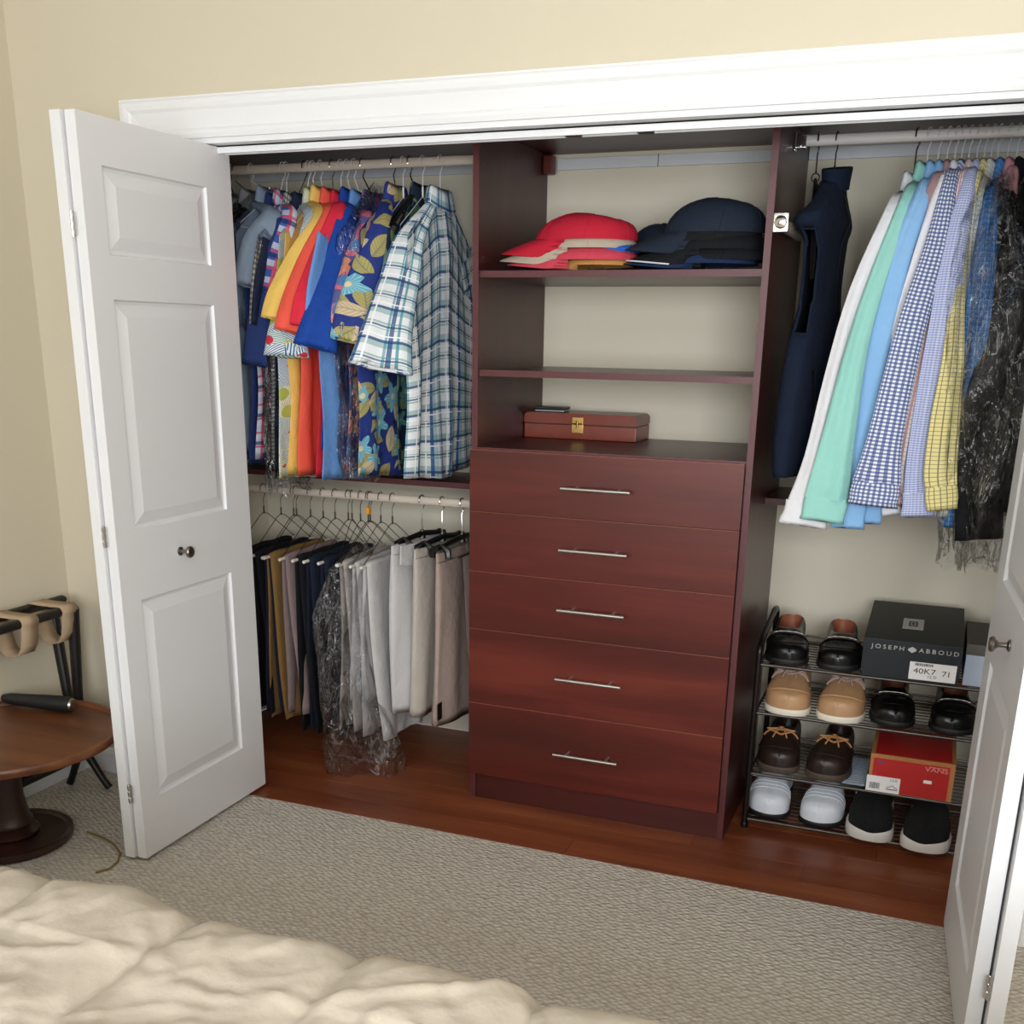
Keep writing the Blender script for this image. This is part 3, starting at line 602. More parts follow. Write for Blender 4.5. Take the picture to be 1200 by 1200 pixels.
# ------------------------------------------------------------------ right bay: vest and dress shirts
G_R = 'long sleeved shirts in the right bay'
R_white = cloth('white_poplin', '#E2E2E6'); R_mint = cloth('mint_poplin', '#97D0C5'); R_lb = cloth('light_blue_poplin', '#8DBBE6'); R_lb2 = cloth('sky_blue_poplin', '#86B4E0'); R_mauve = cloth('mauve_brown_poplin', '#A48486'); R_w2 = cloth('bright_white_poplin', '#E8E8EE')
R_ging = checks('navy_gingham', '#E8EBF2', [(0, .0092, .0046, 0, '#1F3F86', .72), (1, .0100, .0050, 0, '#1F3F86', .72)])
R_pink = checks('pink_orange_stripe', '#EFE3E2', [(0, .012, .0035, 0, '#D98A86', .8), (0, .012, .0022, .5, '#57607F', .8), (1, .012, .0025, 0, '#C99A72', .6)])
R_lav = checks('lavender_micro_check', '#A9B2DA', [(0, .0062, .0026, 0, '#5E6FB4', .55), (1, .0062, .0026, 0, '#E4E7F4', .6)])
R_yel = checks('yellow_tattersall', '#EBDD9C', [(0, .0105, .0018, 0, '#5D5B4A', .75), (1, .0105, .0018, 0, '#6A6850', .7)])
R_tat = checks('white_tattersall', '#E6E6DC', [(0, .011, .0016, 0, '#5C7FA0', .8), (1, .011, .0016, 0, '#8A9A78', .75)])
R_blue = checks('azure_windowpane', '#3D7EC4', [(0, .013, .0016, 0, '#A9CBEC', .7), (1, .013, .0016, 0, '#8DB8E4', .7), (1, .013, .006, .4, '#2C68B2', .4)])
R_rose = cloth('rose_pink_poplin', '#D79AA2'); R_blk = cloth('black_wool', '#17181B', .9); R_navy = cloth('navy_fleece', '#141E31', .95)
WX = (1, .12, 0)
RS = [
 ('white dress shirt nearest the navy vest with a large open collar', 1.205, R_white, 'black', [(1046, 245, .08, 8), (1006, 340, .03, 10), (978, 440, .0, 11), (957, 535, -.01, 14), (940, 616, -.02, 28)]),
 ('mint green dress shirt overlapping the white one', 1.235, R_mint, 'white', [(1064, 232, .08, 8), (1034, 310, .03, 10), (1006, 400, -.01, 13), (985, 500, -.035, 18), (963, 611, -.045, 26)]),
 ('light blue dress shirt directly right of the mint green one', 1.262, R_lb, 'white', [(1082, 225, .08, 10), (1050, 312, .04, 14), (1024, 420, .015, 16), (1006, 520, .005, 15), (993, 619, .0, 19)]),
 ('second paler light blue shirt showing its cuff left of the mauve shirt', 1.285, R_lb2, 'white', [(1092, 218, .09, 7), (1062, 330, .06, 9), (1040, 430, .04, 10), (1026, 530, .03, 10), (1019, 614, .025, 13)]),
 ('mauve brown dress shirt between light blue and white shirts', 1.305, R_mauve, 'white', [(1101, 210, .09, 9), (1077, 275, .07, 11), (1054, 345, .05, 10), (1040, 420, .05, 9), (1034, 600, .05, 8)]),
 ('bright white dress shirt directly left of the navy gingham', 1.322, R_w2, 'white', [(1106, 212, .085, 7), (1082, 290, .05, 9), (1055, 385, .025, 9), (1036, 470, .02, 9), (1045, 604, .02, 11)]),
 ('navy and white gingham dress shirt with a wide cuff', 1.340, R_ging, 'white', [(1115, 208, .08, 8), (1097, 290, .02, 14), (1072, 370, -.02, 17), (1054, 440, -.04, 18), (1036, 520, -.05, 20), (1022, 593, -.055, 30)]),
 ('pink and tan striped dress shirt between gingham and lavender shirts', 1.360, R_pink, 'white', [(1125, 208, .085, 7), (1108, 300, .04, 10), (1090, 400, .01, 12), (1074, 480, .0, 14), (1062, 545, .0, 14), (1060, 592, .0, 11)]),
 ('lavender micro check dress shirt left of the yellow check one', 1.378, R_lav, 'white', [(1138, 206, .08, 8), (1119, 290, .02, 13), (1106, 370, -.015, 14), (1092, 450, -.025, 15), (1078, 535, -.03, 15), (1075, 606, -.03, 19)]),
 ('pale yellow tattersall check dress shirt with loose cuff', 1.396, R_yel, 'white', [(1144, 208, .085, 6), (1130, 275, .05, 7), (1122, 345, .0, 9), (1117, 420, -.04, 12), (1108, 490, -.05, 16), (1102, 550, -.055, 18), (1104, 598, -.06, 18)]),
 ('white tattersall shirt with raised striped collar behind the yellow check sleeve', 1.412, R_tat, 'white', [(1146, 218, .09, 8), (1138, 285, .06, 8), (1131, 400, .03, 7), (1112, 520, .02, 10), (1100, 606, .01, 12)]),
 ('azure blue windowpane check shirt under clear plastic', 1.436, R_blue, 'white', [(1160, 235, .08, 8), (1154, 300, .03, 13), (1146, 370, .0, 14), (1138, 440, -.01, 12), (1126, 530, .01, 8), (1113, 618, .02, 8)]),
 ('rose pink shirt wedged between azure check and black garments', 1.458, R_rose, 'white', [(1186, 205, .12, 7), (1176, 300, .10, 7), (1150, 450, .06, 8), (1124, 604, .03, 8)]),
 ('black long sleeved garment in clear plastic left of the right door', 1.482, R_blk, 'white', [(1180, 235, .09, 11), (1175, 320, .04, 16), (1164, 420, .0, 22), (1150, 520, -.02, 27), (1147, 632, -.03, 27)]),
 ('second black garment in clear plastic partly hidden by the right door', 1.52, R_blk, 'white', [(1204, 240, .08, 14), (1199, 350, .03, 18), (1190, 470, .0, 19), (1184, 600, -.01, 18)]),
]
RROT = .30
for i, (lab, x, mat, kind, near) in enumerate(RS):
    nr = [q+(WX,) for q in near]; zt = 1.955 if i else 1.93
    shirt('dress_shirt', lab, x, mat, rot=RROT, near=nr, group=G_R, seed=40+i, ztop=zt, L=.86, hw=.20, hem_w=1.0, th=.009, cuff=(i not in (13, 14)), slope=.17, fold=.006, y0=YR+.02, neck=.055)
    nm = {'white': 'white wire hanger', 'black': 'black plastic hanger with steel hook'}[kind]
    shirt_hanger(nm+' carrying the '+' '.join(lab.split()[:7]), x, ZR, zt+.012, RROT, kind, .15)

# navy sleeveless vest: shell with open armholes, standing collar, seen from its near side
def vest():
    x, y0, zt = .992, YR, 1.945; r = .09; U, W = rot2(r); C = np.array([x, y0, zt])
    t = thing('fleece_vest', 'navy sleeveless fleece vest with standing collar beside the tower', 'vest', (x, y0, 1.12))
    # depth below the neck, half width, half thickness, sideways drift
    pr = [(0, .062, .034, 0), (.03, .10, .036, 0), (.06, .16, .040, 0), (.085, .205, .050, -.004), (.105, .235, .060, -.012), (.125, .232, .060, -.014), (.14, .205, .046, -.006), (.17, .19, .040, 0), (.22, .182, .038, .0), (.28, .18, .038, .0), (.34, .185, .042, 0), (.39, .20, .050, -.002), (.43, .222, .056, -.004), (.50, .238, .058, -.006), (.60, .244, .060, -.01), (.70, .245, .058, -.012), (.77, .242, .054, -.012), (.80, .235, .046, -.012)]
    D = np.array(pr); dd = np.linspace(0, .80, 54); n = 56; R = []; UV = []
    for d in dd:
        hw, th, dr = (np.interp(d, D[:, 0], D[:, k]) for k in (1, 2, 3)); row = []; g = d/.8
        for j in range(n):
            a = 2*PI*j/n; ca, sa = math.cos(a), math.sin(a)
            row.append(C+U*hw*ca+W*(dr+th*abs(sa)**.7*math.copysign(1, sa)*(1+.10*math.sin(6*ca+4*g)*g)+.012*g*math.sin(3*ca+1))+np.array([0, 0, -d]))
        R.append(row); UV.append([(j/n, d) for j in range(n+1)])
    R = np.array(R); F = []
    hole = lambda i, j: .135 < dd[i] < .405 and abs(math.cos(2*PI*(j+.5)/n)) > min(.985, .95+2.2*(dd[i]-.25)**2)
    for i in range(len(dd)-1):
        for j in range(n):
            if not hole(i, j): F.append((i*n+j, i*n+(j+1) % n, (i+1)*n+(j+1) % n, (i+1)*n+j))
    V = R.reshape(-1, 3); body = obj_from('body', V, F, R_navy, t, True); md = body.modifiers.new('thick', 'SOLIDIFY'); md.thickness = .005; md.offset = -1
    c = []; cu = []
    for k, (rad, z) in enumerate([(.060, -.02), (.062, .0), (.068, .035), (.065, .039), (.052, .0)]):
        c.append([C+U*(rad*math.cos(2*PI*j/20)*1.1)+W*(rad*.60*math.sin(2*PI*j/20)+.008)+np.array([0, 0, z-.012*math.cos(2*PI*j/20)*-1]) for j in range(20)]); cu.append([(0, 0)]*21)
    Vc, Fc, L = grid(np.array(c), np.array(cu), True); obj_from('collar', Vc, Fc, R_navy, t, True, L)
    for sg in (0, 1):
        loop = []
        js = [(j if sg == 0 else j+n//2) % n for j in range(-n//4, n//4)]
        up = []; dn = []
        for i in range(len(dd)-1):
            ins = [j for j in js if hole(i, j)]
            if ins: up.append(R[i, ins[0]]); dn.append(R[i, (ins[-1]+1) % n])
        k = max(i for i in range(len(dd)-1) if any(hole(i, j) for j in js)); ins = [j for j in js if hole(k, j)]; up.append(R[k+1, ins[0]]); dn.append(R[k+1, (ins[-1]+1) % n]); loop = up+dn[::-1]
        MB().tube(loop, .0045, 8, closed=True).build('armhole_binding', R_navy, t, True)
    P = [C+U*-.02+W*(np.interp(d, D[:, 0], D[:, 2])+.002)+np.array([0, 0, -d]) for d in np.linspace(.04, .78, 24)]; MB().tube(P, .003, 6).build('zip', M_blackp, t, True)
    P = [C+U*(-.20+.05*q)+W*(np.interp(.50+.14*q, D[:, 0], D[:, 2])*.68+.0)+np.array([0, 0, -.50-.14*q]) for q in np.linspace(0, 1, 8)]; MB().tube(P, .003, 6).build('pocket_zip', M_blackp, t, True)
    return t
vest()
shirt_hanger('steel wire hanger holding the navy fleece vest by the tower', .992, ZR, 1.965, .09, 'wire', .15)
# bare black hanger seen edge on
t = thing('plastic_hanger', 'bare black plastic hanger seen edge-on beside the tower', 'hanger', (.942, YR, 1.80)); e = np.array([.942, YR, 0])
MB().tube(hook_pts(.942, YR, ZR, .085), .0024, 6).build('hook', M_chrome, t, True)
rg = [(.942+.011*math.cos(a), YR, ZR-.096+.011*math.sin(a)) for a in np.linspace(0, 2*PI, 14)[:-1]]; MB().tube(rg, .0018, 6, closed=True).build('ring', M_chrome, t, True)
e0 = np.array([.942, YR, ZR-.10]); e1 = atY(951, 326, .02)
MB().tube([e0+(e1-e0)*s_+np.array([0, 0, .02*math.sin(PI*s_)]) for s_ in np.linspace(0, 1, 9)], [.004, .006, .008, .009, .009, .009, .008, .007, .005], 8).build('arm', M_blackp, t, True)
MB().tube([(.942+.04*s_, YR+.18*s_, ZR-.10-.17*s_) for s_ in np.linspace(0, 1, 9)], [.004, .006, .008, .009, .009, .009, .008, .007, .005], 8).build('arm', M_blackp, t, True)

# ------------------------------------------------------------------ dry-cleaning plastic
def plastic():
    b = NB('clear_film'); c = b.coord(); n = b.noise(b.scale(c, (1, 1, .6)), 13, 2.5, .5, 1.6); n2 = b.noise(b.scale(c, (1, 1, .35)), 34, 2, .5, 2.0); nm = b.bump(n, 1.0, .035); nm = b.bump(n2, .7, .012, nm)
    g = b.n('ShaderNodeBsdfGlossy'); g.inputs['Roughness'].default_value = .07; b.l(nm, g.inputs['Normal']); tr_ = b.n('ShaderNodeBsdfTransparent'); tr_.inputs[0].default_value = (.965, .97, .975, 1)
    lw = b.n('ShaderNodeFresnel'); lw.inputs['IOR'].default_value = 1.42; b.l(nm, lw.inputs['Normal']); f = b.math('MINIMUM', b.math('MULTIPLY', lw.outputs[0], 1.5), .7)
    mx = b.n('ShaderNodeMixShader'); b.l(f, mx.inputs[0]); b.l(tr_.outputs[0], mx.inputs[1]); b.l(g.outputs[0], mx.inputs[2])
    cr = b.noise(b.scale(c, (1, 1, .3)), 26, 3, .55, 2.5); zone = b.math('GREATER_THAN', b.noise(c, 9, 2), .56); cm = b.math('MULTIPLY', b.math('MULTIPLY', b.math('LESS_THAN', b.math('ABSOLUTE', b.math('SUBTRACT', cr, .5)), .009), zone), .5); df = b.n('ShaderNodeBsdfDiffuse'); df.inputs[0].default_value = (.9, .92, .95, 1); tl = b.n('ShaderNodeBsdfTranslucent'); tl.inputs[0].default_value = (.9, .92, .95, 1); m3 = b.n('ShaderNodeMixShader'); b.l(df.outputs[0], m3.inputs[1]); b.l(tl.outputs[0], m3.inputs[2]); m2 = b.n('ShaderNodeMixShader'); b.l(cm, m2.inputs[0]); b.l(mx.outputs[0], m2.inputs[1]); b.l(m3.outputs[0], m2.inputs[2]); b.l(m2.outputs[0], b.out.inputs[0]); return b.m
M_film = plastic()
def bag(label, P, wide, ra, rb, seed):
    """thin crumpled film sleeve along the points P"""
    t = thing('garment_bag', label, 'plastic cover', tuple(P[-1]), 'clear plastic garment covers')
    rnd = random.Random(seed); ph = [rnd.uniform(0, 6.28) for _ in range(8)]; n, k = 48, 14; P = np.asarray(P, float); m_ = len(P); R = []; UV = []
    T = np.linspace(0, m_-1, (m_-1)*k+1)
    for t_ in T:
        i = min(int(t_), m_-2); f = t_-i; c = P[i]+(P[i+1]-P[i])*f; a_ = ra[i]+(ra[i+1]-ra[i])*f; b_ = rb[i]+(rb[i+1]-rb[i])*f; w_ = np.asarray(wide[i])*(1-f)+np.asarray(wide[i+1])*f; w_ = w_/np.linalg.norm(w_); d = np.array([0, 0, -1.0]); n_ = np.cross(d, w_); row = []
        for j in range(n):
            an = 2*PI*j/n; ca, sa = math.cos(an), math.sin(an); z = c[2]
            q = 1+.09*math.sin(5*an+ph[0]+9*z)+.06*math.sin(9*an+ph[1]-14*z)+.02*math.sin(15*an+23*z+ph[2])
            row.append(c+w_*a_*ca*q+n_*b_*sa*q*(1+.3*math.sin(4*an+17*z+ph[3]))+np.array([0, 0, .012*math.sin(3*an+ph[4])+.006*math.sin(8*an+ph[5])]))
        R.append(row); UV.append([(0, 0)]*(n+1))
    V, F, L = grid(np.array(R), np.array(UV), True); o = obj_from('film', V, F, M_film, t, True, L); return t
UY = (0, 1, 0)
bag('clear plastic cover over the dark navy and gingham shirts, ending in a loose tail', [(-.745, .28, 1.93), (-.745, .26, 1.80), (-.742, .26, 1.45), (-.742, .25, 1.10), (-.742, .14, 1.04), (-.742, .12, .99)], [UY]*6, [.05, .22, .25, .25, .14, .11], [.02, .045, .05, .05, .045, .05], 3)
bag('clear plastic cover over the sunset tropical shirt', [(-.425, .27, 1.97), (-.43, .23, 1.82), (-.435, .21, 1.45), (-.44, .22, 1.12), (-.44, .22, 1.06)], [UY]*5, [.05, .22, .235, .225, .22], [.02, .045, .05, .05, .045], 5)
bag('clear plastic cover over the far left grey and slate shirts', [(-.93, .27, 1.95), (-.93, .24, 1.82), (-.93, .22, 1.45), (-.93, .24, 1.10)], [UY]*4, [.05, .24, .27, .25], [.03, .06, .07, .065], 8)
def pp(x, y, d): return tuple(atY(x, y, d))
bag('clear plastic cover over the azure check shirt with a loose tail below', [pp(1166, 205, .1), pp(1160, 260, .04), pp(1154, 350, .0), pp(1146, 450, -.02), pp(1140, 550, .0), pp(1138, 640, .02), pp(1134, 662, .03)], [WX]*7, [.03, .07, .085, .09, .085, .08, .075], [.03, .06, .07, .07, .06, .045, .04], 11)
bag('clear plastic cover over the black garments with tail beside the right door', [pp(1190, 205, .1), pp(1190, 280, .03), pp(1183, 370, -.01), pp(1176, 470, -.02), pp(1168, 570, -.02), pp(1162, 640, -.01), pp(1160, 668, .0)], [WX]*7, [.03, .085, .10, .105, .10, .085, .075], [.03, .065, .08, .08, .07, .05, .045], 14)

# ------------------------------------------------------------------ trousers on the lower left rod
G_T = 'trousers folded over hangers on the lower rod'
def tube_hanger(label, x, r=0.0, tube=True, y=YR, group='wire hangers on the lower rod'):
    t = thing('wire_hanger', label, 'hanger', (x, y, .74), group); U, W = rot2(r); c = np.array([x, y, 0])
    MB().tube(hook_pts(x, y, ZLo, .085, r), .0015, 6).build('hook', M_wired, t, True)
    zt = ZLo-.085; h = .205
    mb = MB(); mb.tube([c+np.array([0, 0, zt]), c-U*.03+np.array([0, 0, zt-.012]), c-U*h+np.array([0, 0, zt-.125])], .0014, 6); mb.tube([c+np.array([0, 0, zt]), c+U*.03+np.array([0, 0, zt-.012]), c+U*h+np.array([0, 0, zt-.125])], .0014, 6); mb.tube([c+np.array([0, 0, zt+.022]), c+np.array([0, 0, zt-.006])], .003, 6); mb.build('arms', M_wired, t, True)
    if tube: MB().tube([c-U*(h+.012)+np.array([0, 0, zt-.126]), c+U*(h+.012)+np.array([0, 0, zt-.126])], .0058, 10).build('tube', M_tubew, t, True)
    return zt-.126
def trousers(label, x, mat, drop, r=0.0, w0=.17, w1=.16, y=YR, seed=0, gap=.008, spread=.02, ysh=-.0):
    """trousers folded lengthwise and draped over the hanger tube"""
    rnd = random.Random(seed); ph = [rnd.uniform(0, 6.28) for _ in range(6)]; U, W = rot2(r); zt = ZLo-.085-.126; C = np.array([x, y, zt])
    t = thing('trousers', label, 'trousers', (x, y, zt-drop), G_T)
    for nm, side in (('leg', -1), ('leg', 1)):
        thk = .0085; R = []; UV = []; nU = 15; nV = 18
        prof_ = []
        for k in range(6): a = PI/2*k/5; prof_.append((math.sin(a)*(.0065), math.cos(a)*.0065, math.sin(a), math.cos(a)))
        for k in range(1, nV+1):
            v = k/nV; prof_.append((.0065+gap*v+spread*v**1.4, -drop*v, 1, 0))
        for (w_, z, nw, nz) in prof_:
            g = max(0, -z/drop); row = []; hwid = w0+(w1-w0)*g
            us = np.linspace(-1, 1, nU)
            def pt(u, o):
                f = .010*g*math.sin(u*5+ph[0]+2*g)+.007*g*math.sin(u*11+ph[1])
                return C+U*(u*hwid+ysh+.012*math.sin(4*g+ph[2])*g)+W*(side*(w_+nw*o)+f*.8)+np.array([0, 0, z+nz*o])
            row = [pt(u, 0.0006) for u in us]+[pt(u, thk*(1+.25*math.sin(u*8+ph[3]+3*g))*math.sqrt(max(.05, 1-abs(u)**6))) for u in us[::-1]]
            R.append(row); q = [(u*hwid, z) for u in us]; UV.append(q+q[::-1]+[q[0]])
        e = np.mean(R[-1], 0); R.append([e+(p-e)*np.array([.98, .98, .9]) for p in R[-1]]); UV.append(UV[-1])
        V, F, L = grid(np.array(R), np.array(UV), True); n = len(R[0]); F.append(tuple((len(R)-1)*n+j for j in range(n))); L += [(0, 0)]*n
        obj_from(nm, V, F, mat, t, True, L)
    return t
T_blk = cloth('black_trouser_wool', '#15161B', .9); T_nav = cloth('navy_trouser_wool', '#1B2030', .9); T_tan = cloth('tan_chino', '#8A6A3E', .9); T_mau = cloth('mauve_chino', '#8F7C7C', .9); T_grey = cloth('stone_chino', '#B0A8A2', .9); T_lg = cloth('light_grey_chino', '#BEBAB9', .9); T_pale = cloth('pale_grey_chino', '#C6C2C1', .9); T_beige = cloth('pink_beige_chino', '#A9958B', .9); T_bg = cloth('beige_grey_chino', '#B8AFA7', .9)
def xa(px, py, y=.09): return float(atY(px, py, y)[0])
TR = [
 ('black trousers at the far left end of the lower rod', -.96, T_blk, .60, 0, 1), ('second black trousers beside those at the far left end of the lower rod', -.885, T_blk, .60, 0, 2), ('dark navy trousers just left of the tan trousers', -.83, T_nav, .60, 0, 3),
 ('tan brown trousers draped over a white hanger tube by the door', xa(316, 660), T_tan, .62, 0.02, 4), ('mauve grey trousers between tan and black trousers', xa(333, 667), T_mau, .59, 0.0, 5),
 ('black trousers directly right of the mauve grey pair', xa(348, 664), T_blk, .66, 0.0, 6), ('navy black trousers left of the plastic covered stone pair', xa(362, 661), T_nav, .65, .02, 7), ('dark navy trousers pressed against the clear plastic cover', xa(378, 664), T_nav, .655, .0, 17),
 ('stone grey trousers inside the long clear plastic cover', xa(402, 668), T_grey, .62, 0.03, 8), ('narrow light grey trousers just right of the plastic cover', xa(417, 671), T_lg, .50, 0.03, 9), ('pale grey trousers with wide turned hems hanging lowest', xa(431, 676), T_pale, .645, 0.05, 10)]
for lab, x, mat, drop, r, sd in TR:
    trousers(lab, x, mat, drop, r, seed=sd, w0=.18, w1=.165, ysh=-.01, gap=.006, spread=.018 if sd != 10 else .03)
    tube_hanger('dark wire hanger with white tube under the '+' '.join(lab.split()[:6]), x, r)
for k, x in enumerate((-.59, -.555, -.515)): tube_hanger(['empty dark wire hanger, first right of the navy trousers', 'empty dark wire hanger, middle one of three above the plastic cover', 'empty dark wire hanger above the stone grey trousers'][k], x+.005, .15*(k-1)-.1, tube=(k == 1))
# trousers clipped by the waist
def hung(label, x, mat, ztop, L, hw, r, y, seed, hwid1=None, cat='trousers', flap=False):
    rnd = random.Random(seed); ph = [rnd.uniform(0, 6.28) for _ in range(6)]; U, W = rot2(r); C = np.array([x, y, ztop]); t = thing('trousers', label, cat, (x, y, ztop-L), 'trousers clipped by the waist')
    n = 40
    def tubep(name, u0, u1, v0, v1, amp, th, nv, w0f, w1f):
        R = []; UV = []
        for k in range(nv+1):
            v = v0+(v1-v0)*k/nv; row = []; q = []; a0 = (u0+u1)/2; h_ = (u1-u0)/2*(w0f+(w1f-w0f)*k/nv)
            for j in range(n):
                a = 2*PI*j/n; ca, sa = math.cos(a), math.sin(a); u = a0+h_*ca
                f = amp*v*(math.sin(u*18+ph[0]+2*v)+.5*math.sin(u*41+ph[1])); row.append(C+U*u+W*(th*(.5+.5*min(1, v*4))*abs(sa)**.7*math.copysign(1, sa)*(1+.3*math.sin(4*ca+ph[2]+5*v)*v)+f+.03*v*math.sin(ph[3]))+np.array([0, 0, -L*v])); q.append((u, -L*v))
            R.append(row); UV.append(q+[q[0]])
        c = np.mean(R[-1], 0); R.append([c+(p-c)*.93+np.array([0, 0, .004]) for p in R[-1]]); UV.append(UV[-1])
        V, F, Lp = grid(np.array(R), np.array(UV), True); return obj_from(name, V, F, mat, t, True, Lp)
    tubep('waistband', -hw, hw, 0, .065, .012, .0215, 3, 1, 1.0)
    tubep('leg', -hw, hw*.03, .055, 1.0, .016, .022, 18, 1, 1.12); tubep('leg', -hw*.03, hw, .055, .985, .016, .021, 18, 1, 1.12)
    if flap:
        P = [C-U*hw*.9+W*.025, C+U*hw*.5+W*.03, C+U*hw*.4+W*.055+np.array([0, 0, -.10]), C-U*hw*1.15+W*.05+np.array([0, 0, -.055])]
        Vv = []; 
        for p in P: Vv.append(p)
        for p in P: Vv.append(p+W*.006)
        MB().add(Vv, [(0, 1, 2, 3), (7, 6, 5, 4), (0, 4, 5, 1), (1, 5, 6, 2), (2, 6, 7, 3), (3, 7, 4, 0)]).build('pocket_flap', mat, t)
    return t
def clip_hanger(label, x, ztop, r, y=YR, hw=.19, col=None):
    t = thing('clip_hanger', label, 'hanger', (x, y, ztop-.03), 'clip hangers on the lower rod'); U, W = rot2(r); c = np.array([x, y, 0]); drop = ZLo-ztop-.02
    MB().tube(hook_pts(x, y, ZLo, drop, r), .0022, 8).build('hook', M_chrome, t, True)
    mb = MB(); mb.tube([c-U*hw+np.array([0, 0, ztop+.004]), c+np.array([0, 0, ztop+.016]), c+U*hw+np.array([0, 0, ztop+.004])], [.008, .011, .008], 8); mb.tube([(x, y, ztop+.03), (x, y, ztop)], [.007, .014], 8); mb.build('bar', M_blackp, t, True)
    for s in (-1, 1):
        q = MB(); p = c+U*s*(hw-.03)+np.array([0, 0, ztop]); q.tube([p+np.array([0, 0, .016]), p+W*.028+np.array([0, 0, -.005]), p+W*.030+np.array([0, 0, -.03])], [.005, .012, .010], 6); q.tube([p+np.array([0, 0, .016]), p-W*.028+np.array([0, 0, -.005]), p-W*.030+np.array([0, 0, -.03])], [.005, .012, .010], 6); q.build('clip', M_blackp, t, True)
x1 = xa(500, 650, .06); x2 = xa(484, 650, .08); x3 = xa(458, 640, .08)
hung('light grey trousers with folded back waist beside the pale grey pair', x3+.02, T_pale, .835, .60, .15, .16, .24, 21, flap=True)
hung('beige grey trousers squeezed between light grey and pink beige pairs', x2+.015, T_bg, .83, .60, .16, .10, .25, 22)
hg = hung('pink beige trousers on the black clip hanger beside the drawers', x1+.03, T_beige, .825, .61, .19, .02, .27, 23)
clip_hanger('black clip hanger with steel hook gripping light grey trousers', x3+.02, .835, .16, YR, .14); clip_hanger('black clip hanger with steel hook gripping beige grey trousers', x2+.015, .83, .10, YR, .15); clip_hanger('thick black clip hanger gripping pink beige trousers beside the drawers', x1+.03, .835, .02, YR, .20)
p = atY(524, 835, .055); MB().box((x1+.045, p[1]-.016, p[2]-.03), (x1+.049, p[1]+.016, p[2]+.03), .001).build('care_label', M_blackp, hg, True)
bag('long crumpled clear plastic cover over the stone grey trousers, reaching the floor', [pp(428, 640, .24), pp(408, 668, .12), pp(398, 720, .06), pp(406, 800, .06), pp(420, 870, .08), pp(432, 905, .08), pp(436, 919, .08)], [WD]*7, [.03, .07, .085, .09, .13, .13, .09], [.02, .045, .06, .07, .075, .06, .05], 31)
MB().box((-.447, YR-.004, .905), (-.443, YR+.02, .93), .002)
tk = MB(); p = atY(432, 598, .27); tk.box((p[0]-.006, p[1]-.012, p[2]-.014), (p[0]+.006, p[1]+.012, p[2]+.012), .004); tag(tk.build('size_marker', plain('orange_plastic', '#F2A31C', .5), None, True), 'small orange size marker on a hanger hook of the lower rod', 'marker')

